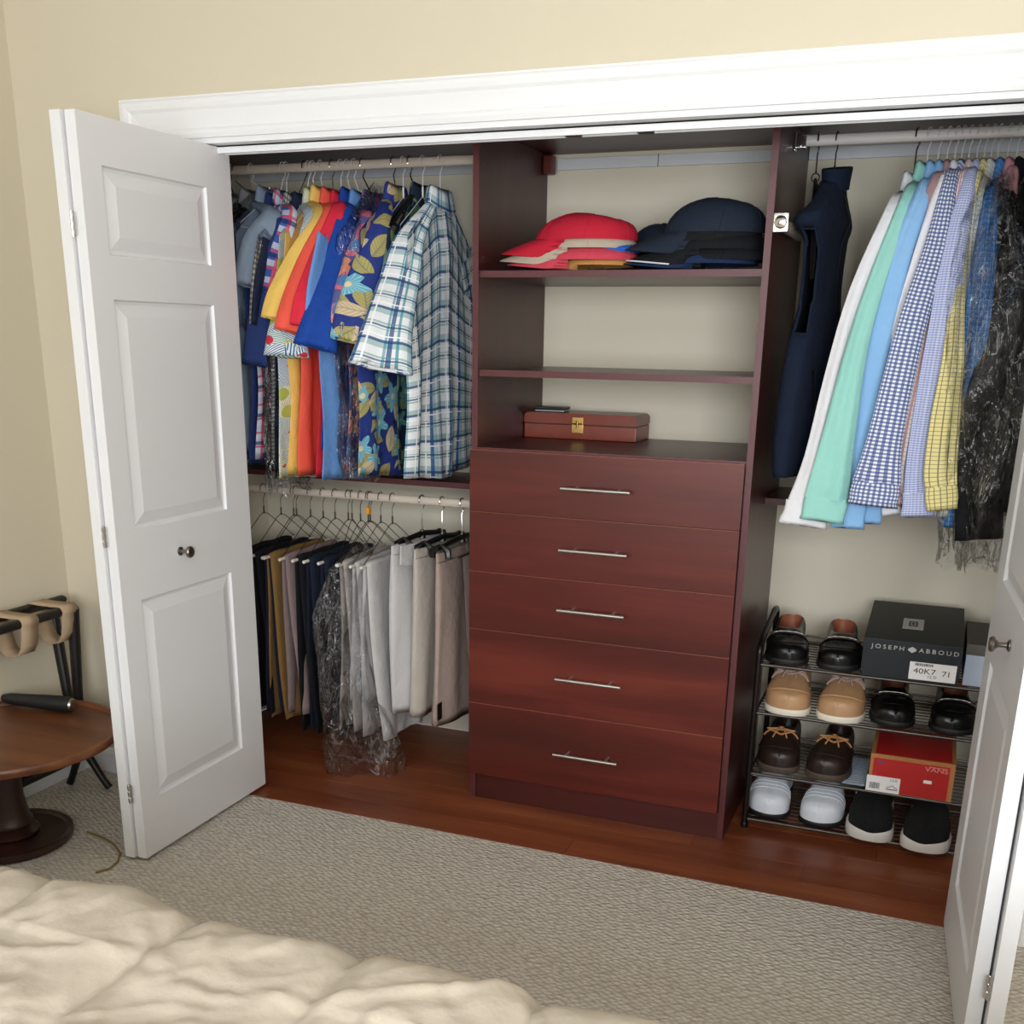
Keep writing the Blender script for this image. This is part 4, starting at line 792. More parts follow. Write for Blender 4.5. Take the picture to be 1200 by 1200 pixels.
# ------------------------------------------------------------------ caps on the upper tower shelf
def cap(label, c, ang, mat, brim_mat, group, H=.115, Rc=.098, seed=0, edge=None, strap=False, dent=0.0, brim=.085, droop=.035):
    """baseball cap, brim pointing along ang"""
    t = thing('baseball_cap', label, 'cap', c, group); ca, sa = math.cos(ang), math.sin(ang); c = np.array(c)
    F_, S_ = np.array([ca, sa, 0]), np.array([-sa, ca, 0]); n, mrow = 36, 9; R = []; UV = []
    for k in range(mrow+1):
        ph = PI/2*k/mrow; row = []
        for j in range(n):
            a = 2*PI*j/n; r = Rc*math.cos(ph)**.82; seam = 1+.012*abs(math.cos(3*a))*math.cos(ph); dz = -dent*math.exp(-((math.cos(a)*r+.03)**2+(math.sin(a)*r)**2)/.002)
            fr = 1+.22*max(0, math.cos(a))*math.cos(ph)**.6; row.append(c+F_*(r*math.cos(a)*1.10*seam*fr-.018*math.sin(ph))+S_*r*math.sin(a)*.92*seam+np.array([0, 0, H*math.sin(ph)**.9*(1+.12*math.cos(a)*math.cos(ph))+dz]))
        R.append(row); UV.append([(j/n, k/mrow) for j in range(n+1)])
    V, F, L = grid(np.array(R), np.array(UV), True); F.append(tuple(mrow*n+j for j in range(n))); L += [(0, 0)]*n
    obj_from('crown', V, F, mat, t, True, L)
    mb = MB(); mb.lathe([(.009, 0), (.008, .004), (0, .0055)], c-F_*.018+np.array([0, 0, H-dent*math.exp(-.45)-.001]), 12); mb.build('button', mat, t, True)
    for k in range(3):
        P = []
        for q in np.linspace(-1, 1, 17):
            ph = PI/2*(1-abs(q)); a = PI/6+k*PI/3+(PI if q < 0 else 0); r = Rc*math.cos(ph)**.82*1.008; fr = 1+.22*max(0, math.cos(a))*math.cos(ph)**.6; P.append(c+F_*(r*math.cos(a)*1.10*fr-.018*math.sin(ph))+S_*r*math.sin(a)*.92+np.array([0, 0, H*math.sin(ph)**.9*(1+.12*math.cos(a)*math.cos(ph))+.0004-dent*math.exp(-((math.cos(a)*r+.03)**2+(math.sin(a)*r)**2)/.002)]))
        MB().tube(P, .0009, 5).build('seam', mat, t, True)
    # brim
    R = []; UV = []; nb = 17
    for s in (1, -1):
        for k in range(5) if s > 0 else range(4, -1, -1):
            row = []
            for j in range(nb):
                u = -1+2*j/(nb-1); a = u*1.15; r0 = Rc*.97; base = F_*r0*math.cos(a)*1.10*(1+.22*math.cos(a))+S_*r0*math.sin(a)*.92; ext = brim*k/4*math.sqrt(max(0, 1-abs(u)**2.6)); row.append(c+base+F_*ext*1.0+np.array([0, 0, .004+.0017*s-droop*(k/4)**1.3*.9-.018*u*u*k/4]))
            R.append(row); UV.append([(0, 0)]*nb)
    R.append(R[0]); UV.append(UV[0]); V, F, L = grid(np.array(R), np.array(UV)); obj_from('brim', V, F, brim_mat, t, True, L)
    if edge is not None: MB().tube([R[4][j]+F_*.001 for j in range(1, nb-1)], .0022, 6).build('brim_piping', edge, t, True)
    if strap:
        MB().box((-.012, -.004, 0), (.03, .004, .016), .002, Matrix.Translation(Vector(c-F_*(Rc*1.1+.01)+np.array([0, 0, .02]))) @ Matrix.Rotation(ang+PI, 4, 'Z')).build('strap', M_blackp, t, True)
    return t
C_red = cloth('red_twill', '#C8253C', fold=.2); C_bei = cloth('beige_twill', '#BDAE9C', fold=.3); C_blu = cloth('bright_blue_twill', '#2E62C0', fold=.2); C_cor = cloth('coral_twill', '#D2495A', fold=.4); C_tan = cloth('orange_tan_twill', '#C98F52')
C_nav = cloth('navy_twill', '#222B3A', fold=.3); C_blk = cloth('black_twill', '#15181C', fold=.3); C_nav2 = cloth('blue_navy_twill', '#1F2F52', fold=.3)
zc = S2+.006; gR, gN = 'stack of red and beige caps', 'stack of navy and black caps'
yC = .19
pr = atY(690, 300, yC)[0]; pn = atY(845, 300, yC)[0]-.012
for i, (lab, m_, bm_, dx, dz, kw) in enumerate([
  ('orange tan cap at the very bottom of the red cap stack', C_tan, C_tan, .03, .013, dict(H=.03, Rc=.098, brim=.03, droop=.002)),
  ('faded coral cap second from the bottom of the red stack', C_cor, C_cor, .012, .027, dict(H=.05, Rc=.122, brim=0.106, droop=.016)),
  ('bright blue cap showing only a wedge in the middle of the red stack', C_blu, C_blu, .046, .050, dict(H=.035, Rc=.095, brim=.02, droop=.0)),
  ('crumpled beige cap directly under the topmost red cap', C_bei, C_bei, .006, .060, dict(H=.052, Rc=.122, brim=0.126, droop=.040)),
  ('bright red cap on top of the left cap stack', C_red, C_red, .0, .084, dict(H=.082, Rc=.126, brim=0.114, droop=.044, dent=.030))]):
    cap(lab, (pr+dx, yC+.004*i, zc+dz), PI+.12+.03*(i % 2), m_, bm_, gR, seed=i, **kw)
for i, (lab, m_, bm_, dx, dz, kw) in enumerate([
  ('blue navy cap at the bottom of the right cap stack', C_nav2, C_nav2, -.01, .014, dict(H=.05, Rc=.115, brim=.11, droop=.002)),
  ('black cap second from the bottom of the right stack', C_blk, C_blk, .018, .024, dict(H=.05, Rc=.118, brim=.08, droop=.010)),
  ('black cap with white piping along its brim in the right stack', C_blk, C_blk, .008, .052, dict(H=.06, Rc=.120, brim=0.116, droop=.036, edge=M_white)),
  ('dark cap with its back strap poking out at the tower side', C_blk, C_blk, -.010, .076, dict(H=.07, Rc=.118, brim=.09, droop=.03, strap=True)),
  ('navy cap with high crown on top of the right cap stack', C_nav, C_nav, .0, .098, dict(H=.098, Rc=.118, brim=0.118, droop=.052, dent=.01))]):
    cap(lab, (pn+dx, yC+.004*i, zc+dz), PI+.18-.04*(i % 2), m_, bm_, gN, seed=10+i, **kw)
cap('small dark cap lying behind the navy stack with only its crown showing', (atY(768, 300, .38)[0], .40, zc+.012), PI, C_nav, C_nav, gN, H=.135, Rc=.085, brim=.05, droop=.0)

# ------------------------------------------------------------------ leather box and card case on the counter shelf
zb = ZD+.0065; b0 = atZ(614, 513, zb); b1 = atZ(745, 518, zb); yb = (b0[1]+b1[1])/2; yb = min(yb, .46)
bx0, bx1 = float(atY(614, 513, yb)[0]), float(atY(745, 517, yb)[0]); bh = float(atY(680, 485, yb)[2])-zb; bd = CLY-.012-yb
M_leath = plain('chestnut_leather', '#7C3320', .32, var=.12, vs=16, bmp=.15, bs=260, bd=.0006); M_cream = plain('cream_stitching', '#C9A98A', .7)
lb_ = thing('leather_box', 'chestnut leather valet box with a brass latch on the tower counter', 'box', ((bx0+bx1)/2, yb+bd/2, zb))
MB().box((bx0, yb, zb), (bx1, yb+bd, zb+bh*.57), .004).build('base', M_leath, lb_, True)
lp = []
for k in range(7): a = PI/2*k/6; lp.append((bx1-.016+.016*math.cos(a), zb+bh-.016+.016*math.sin(a)))
for k in range(7): a = PI/2+PI/2*k/6; lp.append((bx0+.016+.016*math.cos(a), zb+bh-.016+.016*math.sin(a)))
lp += [(bx0, zb+bh*.60), (bx1, zb+bh*.60)]
MB().prism(lp, 1, yb-.0005, yb+bd).build('lid', M_leath, lb_, True)
MB().box((bx0+.004, yb+.003, zb+bh*.565), (bx1-.004, yb+bd-.004, zb+bh*.605)).build('lining', M_blackp, lb_)
lx = float(atY(677, 498, yb)[0]); L_ = MB(); L_.box((lx-.020, yb-.003, zb+bh*.26), (lx+.020, yb, zb+bh*.60), .001); L_.box((lx-.019, yb-.0035, zb+bh*.62), (lx+.019, yb, zb+bh*.86), .001); L_.tube([(lx, yb-.004, zb+bh*.45), (lx, yb-.006, zb+bh*.74)], .005, 10); L_.tube([(lx-.017, yb-.004, zb+bh*.61), (lx+.017, yb-.004, zb+bh*.61)], .0025, 8); L_.build('latch', M_brass, lb_, True)
cc = thing('card_case', 'small black and silver card case lying on the leather box', 'case', (bx0+.085, yb+.05, zb+bh)); q = zb+bh+.0005
MB().box((bx0+.03, yb+.02, q), (bx0+.135, yb+.085, q+.008), .002).build('lower_shell', plain('grey_metal_shell', '#8B8D92', .3, .8), cc, True); MB().box((bx0+.028, yb+.022, q+.009), (bx0+.137, yb+.087, q+.017), .002).build('upper_shell', M_blackp, cc, True)

# ------------------------------------------------------------------ shoe rack
RX0, RX1, RY0_, RY1_ = .930, 1.625, .15, .482; TZ = [.030, .190, .3965, .556]
rk = thing('shoe_rack', 'four tier dark bronze wire shoe rack standing against the closet wall', 'shoe rack', ((RX0+RX1)/2, .3, 0))
for x in (RX0-.008, RX1+.008):
    P = [(x, RY0_, .0), (x, RY0_, .30), (x, RY0_, .59)]+[(x, RY0_+.03*(1-math.cos(a)), .59+.03*math.sin(a)) for a in (.5, 1.0)]+[(x, RY0_+.06, .632), (x, RY1_-.06, .668)]+[(x, RY1_-.03*(1-math.cos(a)), .642+.026*math.sin(a)) for a in (1.3, .8, .3)]+[(x, RY1_, .60), (x, RY1_, .3), (x, RY1_, 0)]
    f = MB().tube(P, .0095, 12).build('side_frame', M_bronze, rk, True)
    for z in TZ: MB().tube([(x, RY0_, z-.004), (x, RY1_, z-.004)], .0045, 8).build('cross_bar', M_bronze, f, True)
    for y in (RY0_, RY1_): MB().lathe([(.011, 0), (.012, .004), (.012, .016), (.0105, .018)], (x, y, 0), 12).build('foot_cap', M_blackp, f, True)
M_rackw = plain('grey_rack_wire', '#2E2926', .35, .5)
for z in TZ:
    tr_ = MB(); tr_.tube([(RX0-.008, RY0_, z), (RX1+.008, RY0_, z)], .0052, 10); tr_.tube([(RX0-.008, RY1_, z), (RX1+.008, RY1_, z)], .0052, 10); tr_.tube([(RX0-.008, RY1_, z+.022), (RX1+.008, RY1_, z+.022)], .0035, 8)
    ti = tr_.build('tier', M_steel if False else plain('tier_rail_bronze', '#55504C', .3, .7), rk, True)
    for k in range(1, 11):
        y = RY0_+(RY1_-RY0_)*k/11
        MB().tube([(RX0-.006, y, z+.0015), (RX1+.006, y, z+.0015)], .0019, 6).build('wire', M_rackw, ti, True)
TOP = [z+.0055 for z in TZ]

# ------------------------------------------------------------------ shoes
def shoe(parent_label, cat, c, ang, Lg, Wd_, up, sole, lining, sole_h=.018, style='loafer', group=None, mirror=1, flare=.0, h_scale=1.0, toe_round=1.0, name='shoe', extra=None):
    """c = point under the toe tip on the floor; shoe runs back along the direction ang (toe towards -dir)"""
    D = np.array([math.cos(ang), math.sin(ang), 0]); S = np.array([-math.sin(ang), math.cos(ang), 0])*mirror; toe = np.array(c); base = toe+D*Lg
    t = thing(name, parent_label, cat, toe+D*Lg*.5, group)
    wt = [(0, .010), (.02, .024), (.06, .034), (.14, .038), (.3, .036), (.42, .037), (.55, .045), (.70, .0525), (.82, .050), (.90, .042), (.955, .030), (.985, .017), (1, .004)]
    if toe_round > 1: wt = [(a, b if a < .8 else b+.006*(toe_round-1)*(1-abs(a-.93)/.14)) for a, b in wt]
    ht = {'loafer': [(0, .058), (.05, .066), (.2, .058), (.36, .050), (.46, .054), (.56, .060), (.68, .051), (.82, .041), (.93, .037), (.98, .030), (1, .020)],
          'lace': [(0, .062), (.05, .070), (.2, .062), (.36, .058), (.48, .078), (.56, .080), (.68, .066), (.82, .054), (.93, .047), (.98, .040), (1, .028)],
          'slip': [(0, .066), (.05, .074), (.2, .070), (.36, .070), (.48, .086), (.56, .085), (.70, .072), (.82, .060), (.93, .052), (.98, .044), (1, .030)]}[style]
    W_ = lambda q: (np.interp(q, [a for a, b in wt[:-5]], [b for a, b in wt[:-5]]) if q < .82 else np.interp(.82, [a for a, b in wt], [b for a, b in wt])*max(.02, 1-((q-.82)/.18)**2.4)**.5)*Wd_/.105; H_ = lambda q: np.interp(q, [a for a, b in ht], [b for a, b in ht])*h_scale
    curve = lambda q: .010*math.sin(PI*q)
    op0, op1 = .035, {'loafer': .51, 'lace': .52, 'slip': .44}[style]
    st = sorted(set([0, .012, .03]+list(np.linspace(.05, .93, 32))+[.945, .958, .97, .98, .988, .994, .998, 1.0])); N = 13; R = []; mi = []
    for q in st:
        w_, h = W_(q), H_(q); row = []; gap = 0
        if op0 < q < op1:
            f = min(1, (q-op0)/.06, (op1-q)/.10); gap = w_*.74*math.sqrt(max(0, f))
        for j in range(N):          # outer wall
            a = (j/(N-1)); th = a*PI/2
            x = w_*math.cos(th)**.62*(1+.07*math.sin(2*th)); z = h*math.sin(th)**.80; lim = max(gap, .0)
            if gap > 0: x = gap+(w_*(1+.06*math.sin(2*th))-gap)*math.cos(th)**.9
            row.append((x, sole_h+z))
        if gap > 0:
            row += [(gap*.96, sole_h+h*.86), (gap*.98, sole_h+h*.5), (gap*.95, sole_h+.008), (0, sole_h+.006)]
        else: row += [(w_*.0, sole_h+h-.0005)]*4
        full = row+[(-x, z) for x, z in row[-2::-1]]
        R.append([base-D*(Lg*q)+S*(x+curve(q))+np.array([0, 0, z]) for x, z in full])
    nfull = len(R[0]); F = []; FI = []
    for i in range(len(st)-1):
        for j in range(nfull-1):
            f = (i*nfull+j, i*nfull+j+1, (i+1)*nfull+j+1, (i+1)*nfull+j); inner = N <= j+1 and j < nfull-N and op0 < (st[i]+st[i+1])/2 < op1; (FI if inner else F).append(f)
    V = [p for r in R for p in r]; F.append(tuple((len(st)-1)*nfull+j for j in range(nfull))); F.append(tuple(range(nfull)))
    def sub(name_, FF, mat):
        used = sorted(set(i for f in FF for i in f)); mp = {a: k for k, a in enumerate(used)}; bm = bmesh.new(); vs = [bm.verts.new(tuple(V[i])) for i in used]
        for f in FF:
            try: bm.faces.new([vs[mp[i]] for i in f])
            except ValueError: pass
        bmesh.ops.remove_doubles(bm, verts=bm.verts[:], dist=2e-4); bmesh.ops.recalc_face_normals(bm, faces=bm.faces[:]); bm.verts.index_update()
        VV = [tuple(v.co) for v in bm.verts]; FQ = [tuple(v.index for v in f.verts) for f in bm.faces]; bm.free(); return obj_from(name_, VV, FQ, mat, t, True)
    upo = sub('upper', F, up); sub('lining', FI, lining)
    ring = [(W_(q)+.003+flare*(1 if q > .5 else .6), q) for q in st]; P2 = [base-D*(Lg*q*1.012-.003)+S*(w_+curve(q)) for w_, q in ring]+[base-D*(Lg*q*1.012-.003)+S*(-w_+curve(q)) for w_, q in ring[::-1]]
    n = len(P2); ctr = np.mean(P2, 0); lev = [(0, .985), (.3, 1.0), (.75, 1.005), (1.0, .99), (1.12, .96)]; Vs = []
    wob = [0.0]*n
    for lv, s in lev: Vs += [ctr+(p-ctr)*s+np.array([0, 0, sole_h*lv+(flare*.9*abs(math.sin(3.0*k/n*2*PI))*(lv > .9))]) for k, p in enumerate(P2)]
    Fs = [(a*n+k, a*n+(k+1) % n, (a+1)*n+(k+1) % n, (a+1)*n+k) for a in range(len(lev)-1) for k in range(n)]+[tuple(range(n-1, -1, -1)), tuple((len(lev)-1)*n+k for k in range(n))]
    MB().add(Vs, Fs).build('sole', sole, t, True)
    def on(q, u, lift=.002):
        """point on the upper: q along, u -1..1 across the top"""
        w_, h = W_(q), H_(q); th = PI/2*(1-abs(u)); return base-D*(Lg*q)+S*(math.copysign(w_*math.cos(th)**.62*(1+.07*math.sin(2*th)), u)*(abs(u) > 1e-6)+curve(q))+np.array([0, 0, sole_h+h*math.sin(th)**.80+lift])
    return t, on, upo, D, S
M_bl = plain('black_polished_leather', '#0D0C0D', .28, var=.1); M_bsole = plain('black_rubber_sole', '#0B0B0C', .6); M_ltan = plain('tan_leather_lining', '#8E4F36', .6, var=.08)
M_tanl = plain('camel_leather', '#AE8660', .5, var=.06, bmp=.1, bs=300); M_cream_s = plain('cream_rubber_sole', '#DDD5C4', .6, var=.04); M_lace = plain('pale_taupe_lace', '#A48E86', .85, bmp=.3, bs=900)
M_brl = plain('dark_brown_leather', '#241812', .45, var=.12); M_brs = plain('brown_rubber_sole', '#4A3C31', .65); M_lace2 = plain('tan_rawhide_lace', '#B98252', .6)
M_whu = plain('white_leather_upper', '#D9DEE6', .5, var=.03); M_knit = plain('black_knit', '#0A0A0C', .95, bmp=.4, bs=700); M_whs = plain('white_foam_sole', '#D6D2CA', .6, var=.03)
def loafer(label, c, ang, mirror, group):
    t, on, u, D, S = shoe(label, 'shoe', c, ang, .30, .128, M_bl, M_bsole, M_ltan, .018, 'loafer', group, mirror, name='loafer', h_scale=1.18)
    MB().tube([on(.69, s, .002) for s in np.linspace(-.8, .8, 15)], .006, 8, flat=.45).build('strap', M_bl, t, True)
    b = MB(); P = [on(.69, s, .008) for s in np.linspace(-.36, .36, 13)]; b.tube(P, [.002, .0034, .0022, .0016, .003, .0014, .0026, .0014, .003, .0016, .0022, .0034, .002], 8)
    for s in (-.40, .40):
        p = on(.69, s, .008); b.tube([p+D*.010*math.cos(a)+S*.007*math.sin(a)+np.array([0, 0, .002*math.sin(a)]) for a in np.linspace(0, 2*PI, 14)[:-1]], .0019, 6, closed=True)
    b.build('bit', M_nickel, t, True)
    b = MB(); b.tube([on(.66+.22*math.cos(a)*1.0, .62*math.sin(a), .001) for a in np.linspace(-PI/2*.95, PI/2*.95, 21)], .0016, 6); b.build('apron_seam', M_bl, t, True)
def lacer(label, c, ang, mirror, group, up, sole, lace, Lg, Wd_, sh, boat=False):
    t, on, u, D, S = shoe(label, 'shoe', c, ang, Lg, Wd_, up, sole, M_ltan if not boat else M_brl, sh, 'lace', group, mirror, name='boat_shoe' if boat else 'lace_up_shoe', h_scale=1.15, toe_round=1.6)
    nrow = 1 if boat else 4
    for k in range(nrow):
        q = .60-.035*k+(.02 if boat else 0); mbx = MB(); mbx.tube([on(q+(.02*s if not boat else .0), s*.55, .004) for s in np.linspace(-1, 1, 9)], .0028, 6)
        if not boat: mbx.tube([on(q-.02*s, s*.55, .005) for s in np.linspace(-1, 1, 9)], .0028, 6)
        mbx.build('lace', lace, t, True)
    k0 = on(.58 if not boat else .62, 0, .010); b = MB(); up_ = np.array([0, 0, 1.0])
    for s in (-1, 1):
        P = [k0+S*s*(.038*math.sin(a)*1.15)-D*(.020*math.sin(a)*math.cos(a)+.018*math.sin(a/2))+up_*(.010*math.sin(a)-.016*math.sin(a/2)) for a in np.linspace(0, PI, 13)]; b.tube(P, .0034, 6)
        e = [k0-D*.045*f*(1 if s > 0 else .8)+S*s*.022*f+up_*(-.020*f*f+.004*math.sin(PI*f)) for f in np.linspace(0, 1, 7)]; b.tube(e, .0026, 6)
    b.tube([k0-S*.006, k0+S*.006], .006, 8); b.build('bow', lace, t, True)
    b = MB(); b.tube([on(.70+.19*math.cos(a), .74*math.sin(a), .0012) for a in np.linspace(-PI/2*.98, PI/2*.98, 23)], .0024, 6); b.build('toe_seam', up, t, True)
    if not boat:
        R = [[on(q, s, .003) for s in np.linspace(-.42, .42, 7)] for q in np.linspace(.44, .66, 6)]; R[0] = [p+up_*.02+D*.02 for p in R[0]]; V, F, L = grid(np.array(R), np.zeros((6, 7, 2))); obj_from('tongue', V, F, up, t, True)
A90 = PI/2
def toe(px, py, z, yy=None): p = atZ(px, py, z); return (float(p[0]), float(p[1] if yy is None else yy), z)
g1 = 'black bit loafers on the top tier'; g2 = 'black bit loafers on the second tier'; g3 = 'camel lace-ups'; g4 = 'dark brown boat shoes'; g5 = 'white shoes on the bottom tier'; g6 = 'black sneakers with white soles'
def tx(px, py, y): return float(atY(px, py, y)[0])
loafer('left black loafer with silver bit on the top tier of the rack', (tx(923, 782, .155), .155, TOP[3]), A90+.10, 1, g1)
loafer('right black loafer with silver bit on the top tier beside the dark green box', (tx(979, 788, .155), .155, TOP[3]), A90+.05, -1, g1)
lacer('left camel leather lace-up shoe with cream sole on the second tier', (tx(922, 838, .142), .142, TOP[2]), A90+.03, 1, g3, M_tanl, M_cream_s, M_lace, .305, .138, .020)
lacer('right camel leather lace-up shoe with cream sole on the second tier', (tx(979, 846, .138), .138, TOP[2]), A90-.02, -1, g3, M_tanl, M_cream_s, M_lace, .305, .138, .020)
loafer('left black loafer in the shade under the dark green box', (tx(1048, 850, .165), .165, TOP[2]), A90+.06, 1, g2)
loafer('right black loafer in the shade, last on the second tier', (tx(1113, 860, .165), .165, TOP[2]), A90+.02, -1, g2)
lacer('left dark brown boat shoe with tan laces on the third tier', (tx(911, 905, .165), .165, TOP[1]), A90+.03, 1, g4, M_brl, M_brs, M_lace2, .305, .132, .022, True)
lacer('right dark brown boat shoe with tan laces on the third tier', (tx(963, 911, .160), .160, TOP[1]), A90-.08, -1, g4, M_brl, M_brs, M_lace2, .305, .132, .022, True)
def slipon(label, c, ang, mirror, group, up, sole, sh, fl, name, fold):
    t, on, u, D, S = shoe(label, 'shoe', c, ang, .31, .132, up, sole, M_bsole, sh, 'slip', group, mirror, flare=fl, name=name, toe_round=2.0, h_scale=1.15)
    for k in range(fold):
        q = .78-.05*k; MB().tube([on(q+.03*(1-abs(s))*1.2, s*.8, .0008) for s in np.linspace(-1, 1, 13)], .0014, 6).build('crease', up, t, True)
slipon('left white shoe with black sole at the left end of the bottom tier', (tx(899, 958, .165), .165, TOP[0]), A90, 1, g5, M_whu, M_bsole, .016, .001, 'sneaker', 3)
slipon('right white shoe with black sole on the bottom tier beside the black sneakers', (tx(957, 964, .16), .16, TOP[0]), A90-.02, -1, g5, M_whu, M_bsole, .016, .001, 'sneaker', 3)
slipon('left black sneaker with thick white sole on the bottom tier', (tx(1019, 976, .118), .118, TOP[0]), A90-.04, 1, g6, M_knit, M_whs, .030, .004, 'sneaker', 0)
slipon('right black sneaker with thick white sole nearest the right door', (tx(1080, 997, .10), .10, TOP[0]), A90-.02, -1, g6, M_knit, M_whs, .030, .004, 'sneaker', 0)

# ------------------------------------------------------------------ shoe boxes
M_gbox = plain('dark_green_card', '#1E2322', .55, var=.03); M_gbox2 = plain('blue_black_card', '#121A20', .55, var=.03); M_ink = plain('silver_print', '#B9B8B2', .45); M_paper = plain('white_label_paper', '#E6E4E2', .6, var=.01); M_blk_ink = plain('black_ink', '#16161A', .6)
M_gray = plain('grey_card', '#4A453F', .6); M_blgr = plain('blue_grey_card', '#9DA6B4', .55); M_kraft = plain('kraft_card', '#A9713F', .65, var=.05); M_vred = plain('red_printed_card', '#B01E1C', .42, var=.03); M_ribb = plain('pale_blue_grey_card', '#8D9AA8', .6)
def barcode(parent, o, w_, h, nrm, n=18, seed=3):
    rnd = random.Random(seed); mb = MB(); x = 0
    while x < w_:
        bw = rnd.choice((.0008, .0014, .0022)); mb.box((o[0]+x, o[1]-.0004, o[2]), (o[0]+min(x+bw, w_), o[1], o[2]+h)); x += bw+rnd.choice((.0009, .0014))
    q = mb.build('barcode', M_blk_ink, parent); q['kind'] = 'stuff'
gx0, gx1, gy0, gy1, gz0, gz1 = 1.226, 1.502, .142, .535, TOP[3]+.001, .683
gb = thing('shoe_box', 'large dark green shoe box with silver lettering on the top tier', 'box', ((gx0+gx1)/2, gy0, gz0))
MB().box((gx0+.003, gy0+.003, gz0), (gx1-.003, gy1-.003, gz1-.02), .001).build('base', M_gbox2, gb, True)
lid = MB().box((gx0, gy0, gz0+.016), (gx1, gy1, gz1), .0015).build('lid', M_gbox, gb, True)
MB().box((gx0+.0005, gy0-.0006, gz0+.017), (gx1-.0005, gy0, gz1-.0015)).build('front_print', M_gbox2, lid)
mx = (gx0+gx1)/2
zt_ = float(atY(1035, 757, gy0)[2])
text_mesh('lettering', 'JOSEPH', .0185, M_ink, frameM((mx-.068, gy0-.001, zt_), (1, 0, 0), (0, 0, 1)), gb, 1.45, .0003, 1.15)
text_mesh('lettering', 'ABBOUD', .0185, M_ink, frameM((mx+.074, gy0-.001, zt_), (1, 0, 0), (0, 0, 1)), gb, 1.45, .0003, 1.15)
lg = MB()
for k in (-1, 0, 1):
    q = [(mx-.016, zt_), (mx, zt_+.009), (mx+.016, zt_), (mx, zt_-.009)]
for a, b in ((-.009, -.003), (-.0028, .0028), (.003, .009)):
    f = lambda z: .016*(1-abs(z)/.0095); lg.add([(mx-f(a), gy0-.001, zt_+a), (mx+f(a), gy0-.001, zt_+a), (mx+f(b), gy0-.001, zt_+b), (mx-f(b), gy0-.001, zt_+b)], [(0, 1, 2, 3)])
lg.build('diamond_logo', M_ink, gb)
em = MB(); ey = gy0+.175; ex = float(atZ(1071, 729, gz1)[0]); em.box((ex-.030, ey-.052, gz1), (ex+.030, ey+.052, gz1+.0006)); emo = em.build('lid_emblem', M_ink, gb)
for s_, mt in ((.013, M_gbox), (.0075, M_ink), (.005, M_gbox)): MB().box((ex-s_, ey-s_*1.9, gz1+.0006), (ex+s_, ey+s_*1.9, gz1+.0008+.0002*(.013-s_)*100)).build('emblem_square', mt, emo)
sl0, sl1 = atY(1064, 795, gy0-.002), atY(1122, 780, gy0-.002); st0, st1 = float(sl0[2]), float(atY(1066, 774, gy0)[2])
lbx0, lbx1 = float(sl0[0]), float(sl1[0]); sk = MB().box((lbx0, gy0-.0022, st0), (lbx1, gy0-.001, st1)).build('size_label', M_paper, gb)
FY = gy0-.0026; hl = st1-st0; wl_ = lbx1-lbx0
barcode(sk, (lbx0+.014, FY+.0004, st1-.011), .052, .0085, None)
text_mesh('label_print', '40K7', .0235, M_blk_ink, frameM((lbx0+wl_*.33, FY, st0+hl*.50), (1, 0, 0), (0, 0, 1)), sk, 1.0, .0002, 1.25)
text_mesh('label_print', '71', .0235, M_blk_ink, frameM((lbx0+wl_*.80, FY, st0+hl*.46), (1, 0, 0), (0, 0, 1)), sk, 1.0, .0002, 1.1)
text_mesh('label_print', '12 D', .012, M_blk_ink, frameM((lbx0+wl_*.50, FY, st0+hl*.22), (1, 0, 0), (0, 0, 1)), sk, 1.0, .0002, 1.1)
gb.rotation_euler.x = .075     # its back rests on the raised rear rail of the tier
gr = thing('shoe_box', 'grey shoe box squeezed between the dark green box and the right door', 'box', (1.563, .33, TOP[3]))
MB().box((1.513, .165, TOP[3]), (1.612, .455, .665), .001).build('base', M_blgr, gr, True); MB().box((1.511, .163, .655), (1.614, .457, .688), .0015).build('lid', M_gray, gr, True)
# red shoe box, turned a little
vx0, vx1, vy0, vy1, vz0, vz1 = 1.286, 1.530, .145, .43, TOP[1], .318
vb = thing('shoe_box', 'red shoe box with kraft brown edges and a white label on the third tier', 'box', ((vx0+vx1)/2, (vy0+vy1)/2, vz0))
MB().box((vx0, vy0, vz0), (vx1, vy1, vz1), .0012).build('carton', M_kraft, vb, True)
MB().box((vx0+.010, vy0-.0006, vz0+.002), (vx1-.014, vy0, vz1-.012)).build('front_panel', M_vred, vb)
MB().box((vx0+.012, vy0+.006, vz1), (vx1-.012, vy1-.006, vz1+.0006)).build('top_panel', M_vred, vb); MB().box((vx0-.0006, vy0+.004, vz0+.002), (vx0, vy1-.006, vz1-.012)).build('side_panel', plain('dark_red_card', '#7A1A17', .5), vb)
text_mesh('lettering', 'VANS', .021, plain('pink_print', '#D98B84', .5), frameM((vx1-.052, vy0-.0011, vz1-.027), (1, 0, 0), (0, 0, 1)), vb, .95, .0002, 1.3)
MB().box((vx1-.075, vy0-.0013, vz1-.0195), (vx1-.022, vy0-.0006, vz1-.0175)).build('lettering_bar', bpy.data.materials['pink_print'], vb)
ls = MB().box((vx0-.004, vy0-.0022, vz0+.001), (vx0+.094, vy0-.001, vz0+.052)).build('size_label', M_paper, vb)
barcode(ls, (vx0+.006, vy0-.0022, vz0+.010), .030, .020, None, seed=9)
text_mesh('label_print', '12.0', .011, M_blk_ink, frameM((vx0+.074, vy0-.0025, vz0+.043), (1, 0, 0), (0, 0, 1)), ls, 1.0, .0002, 1.2)
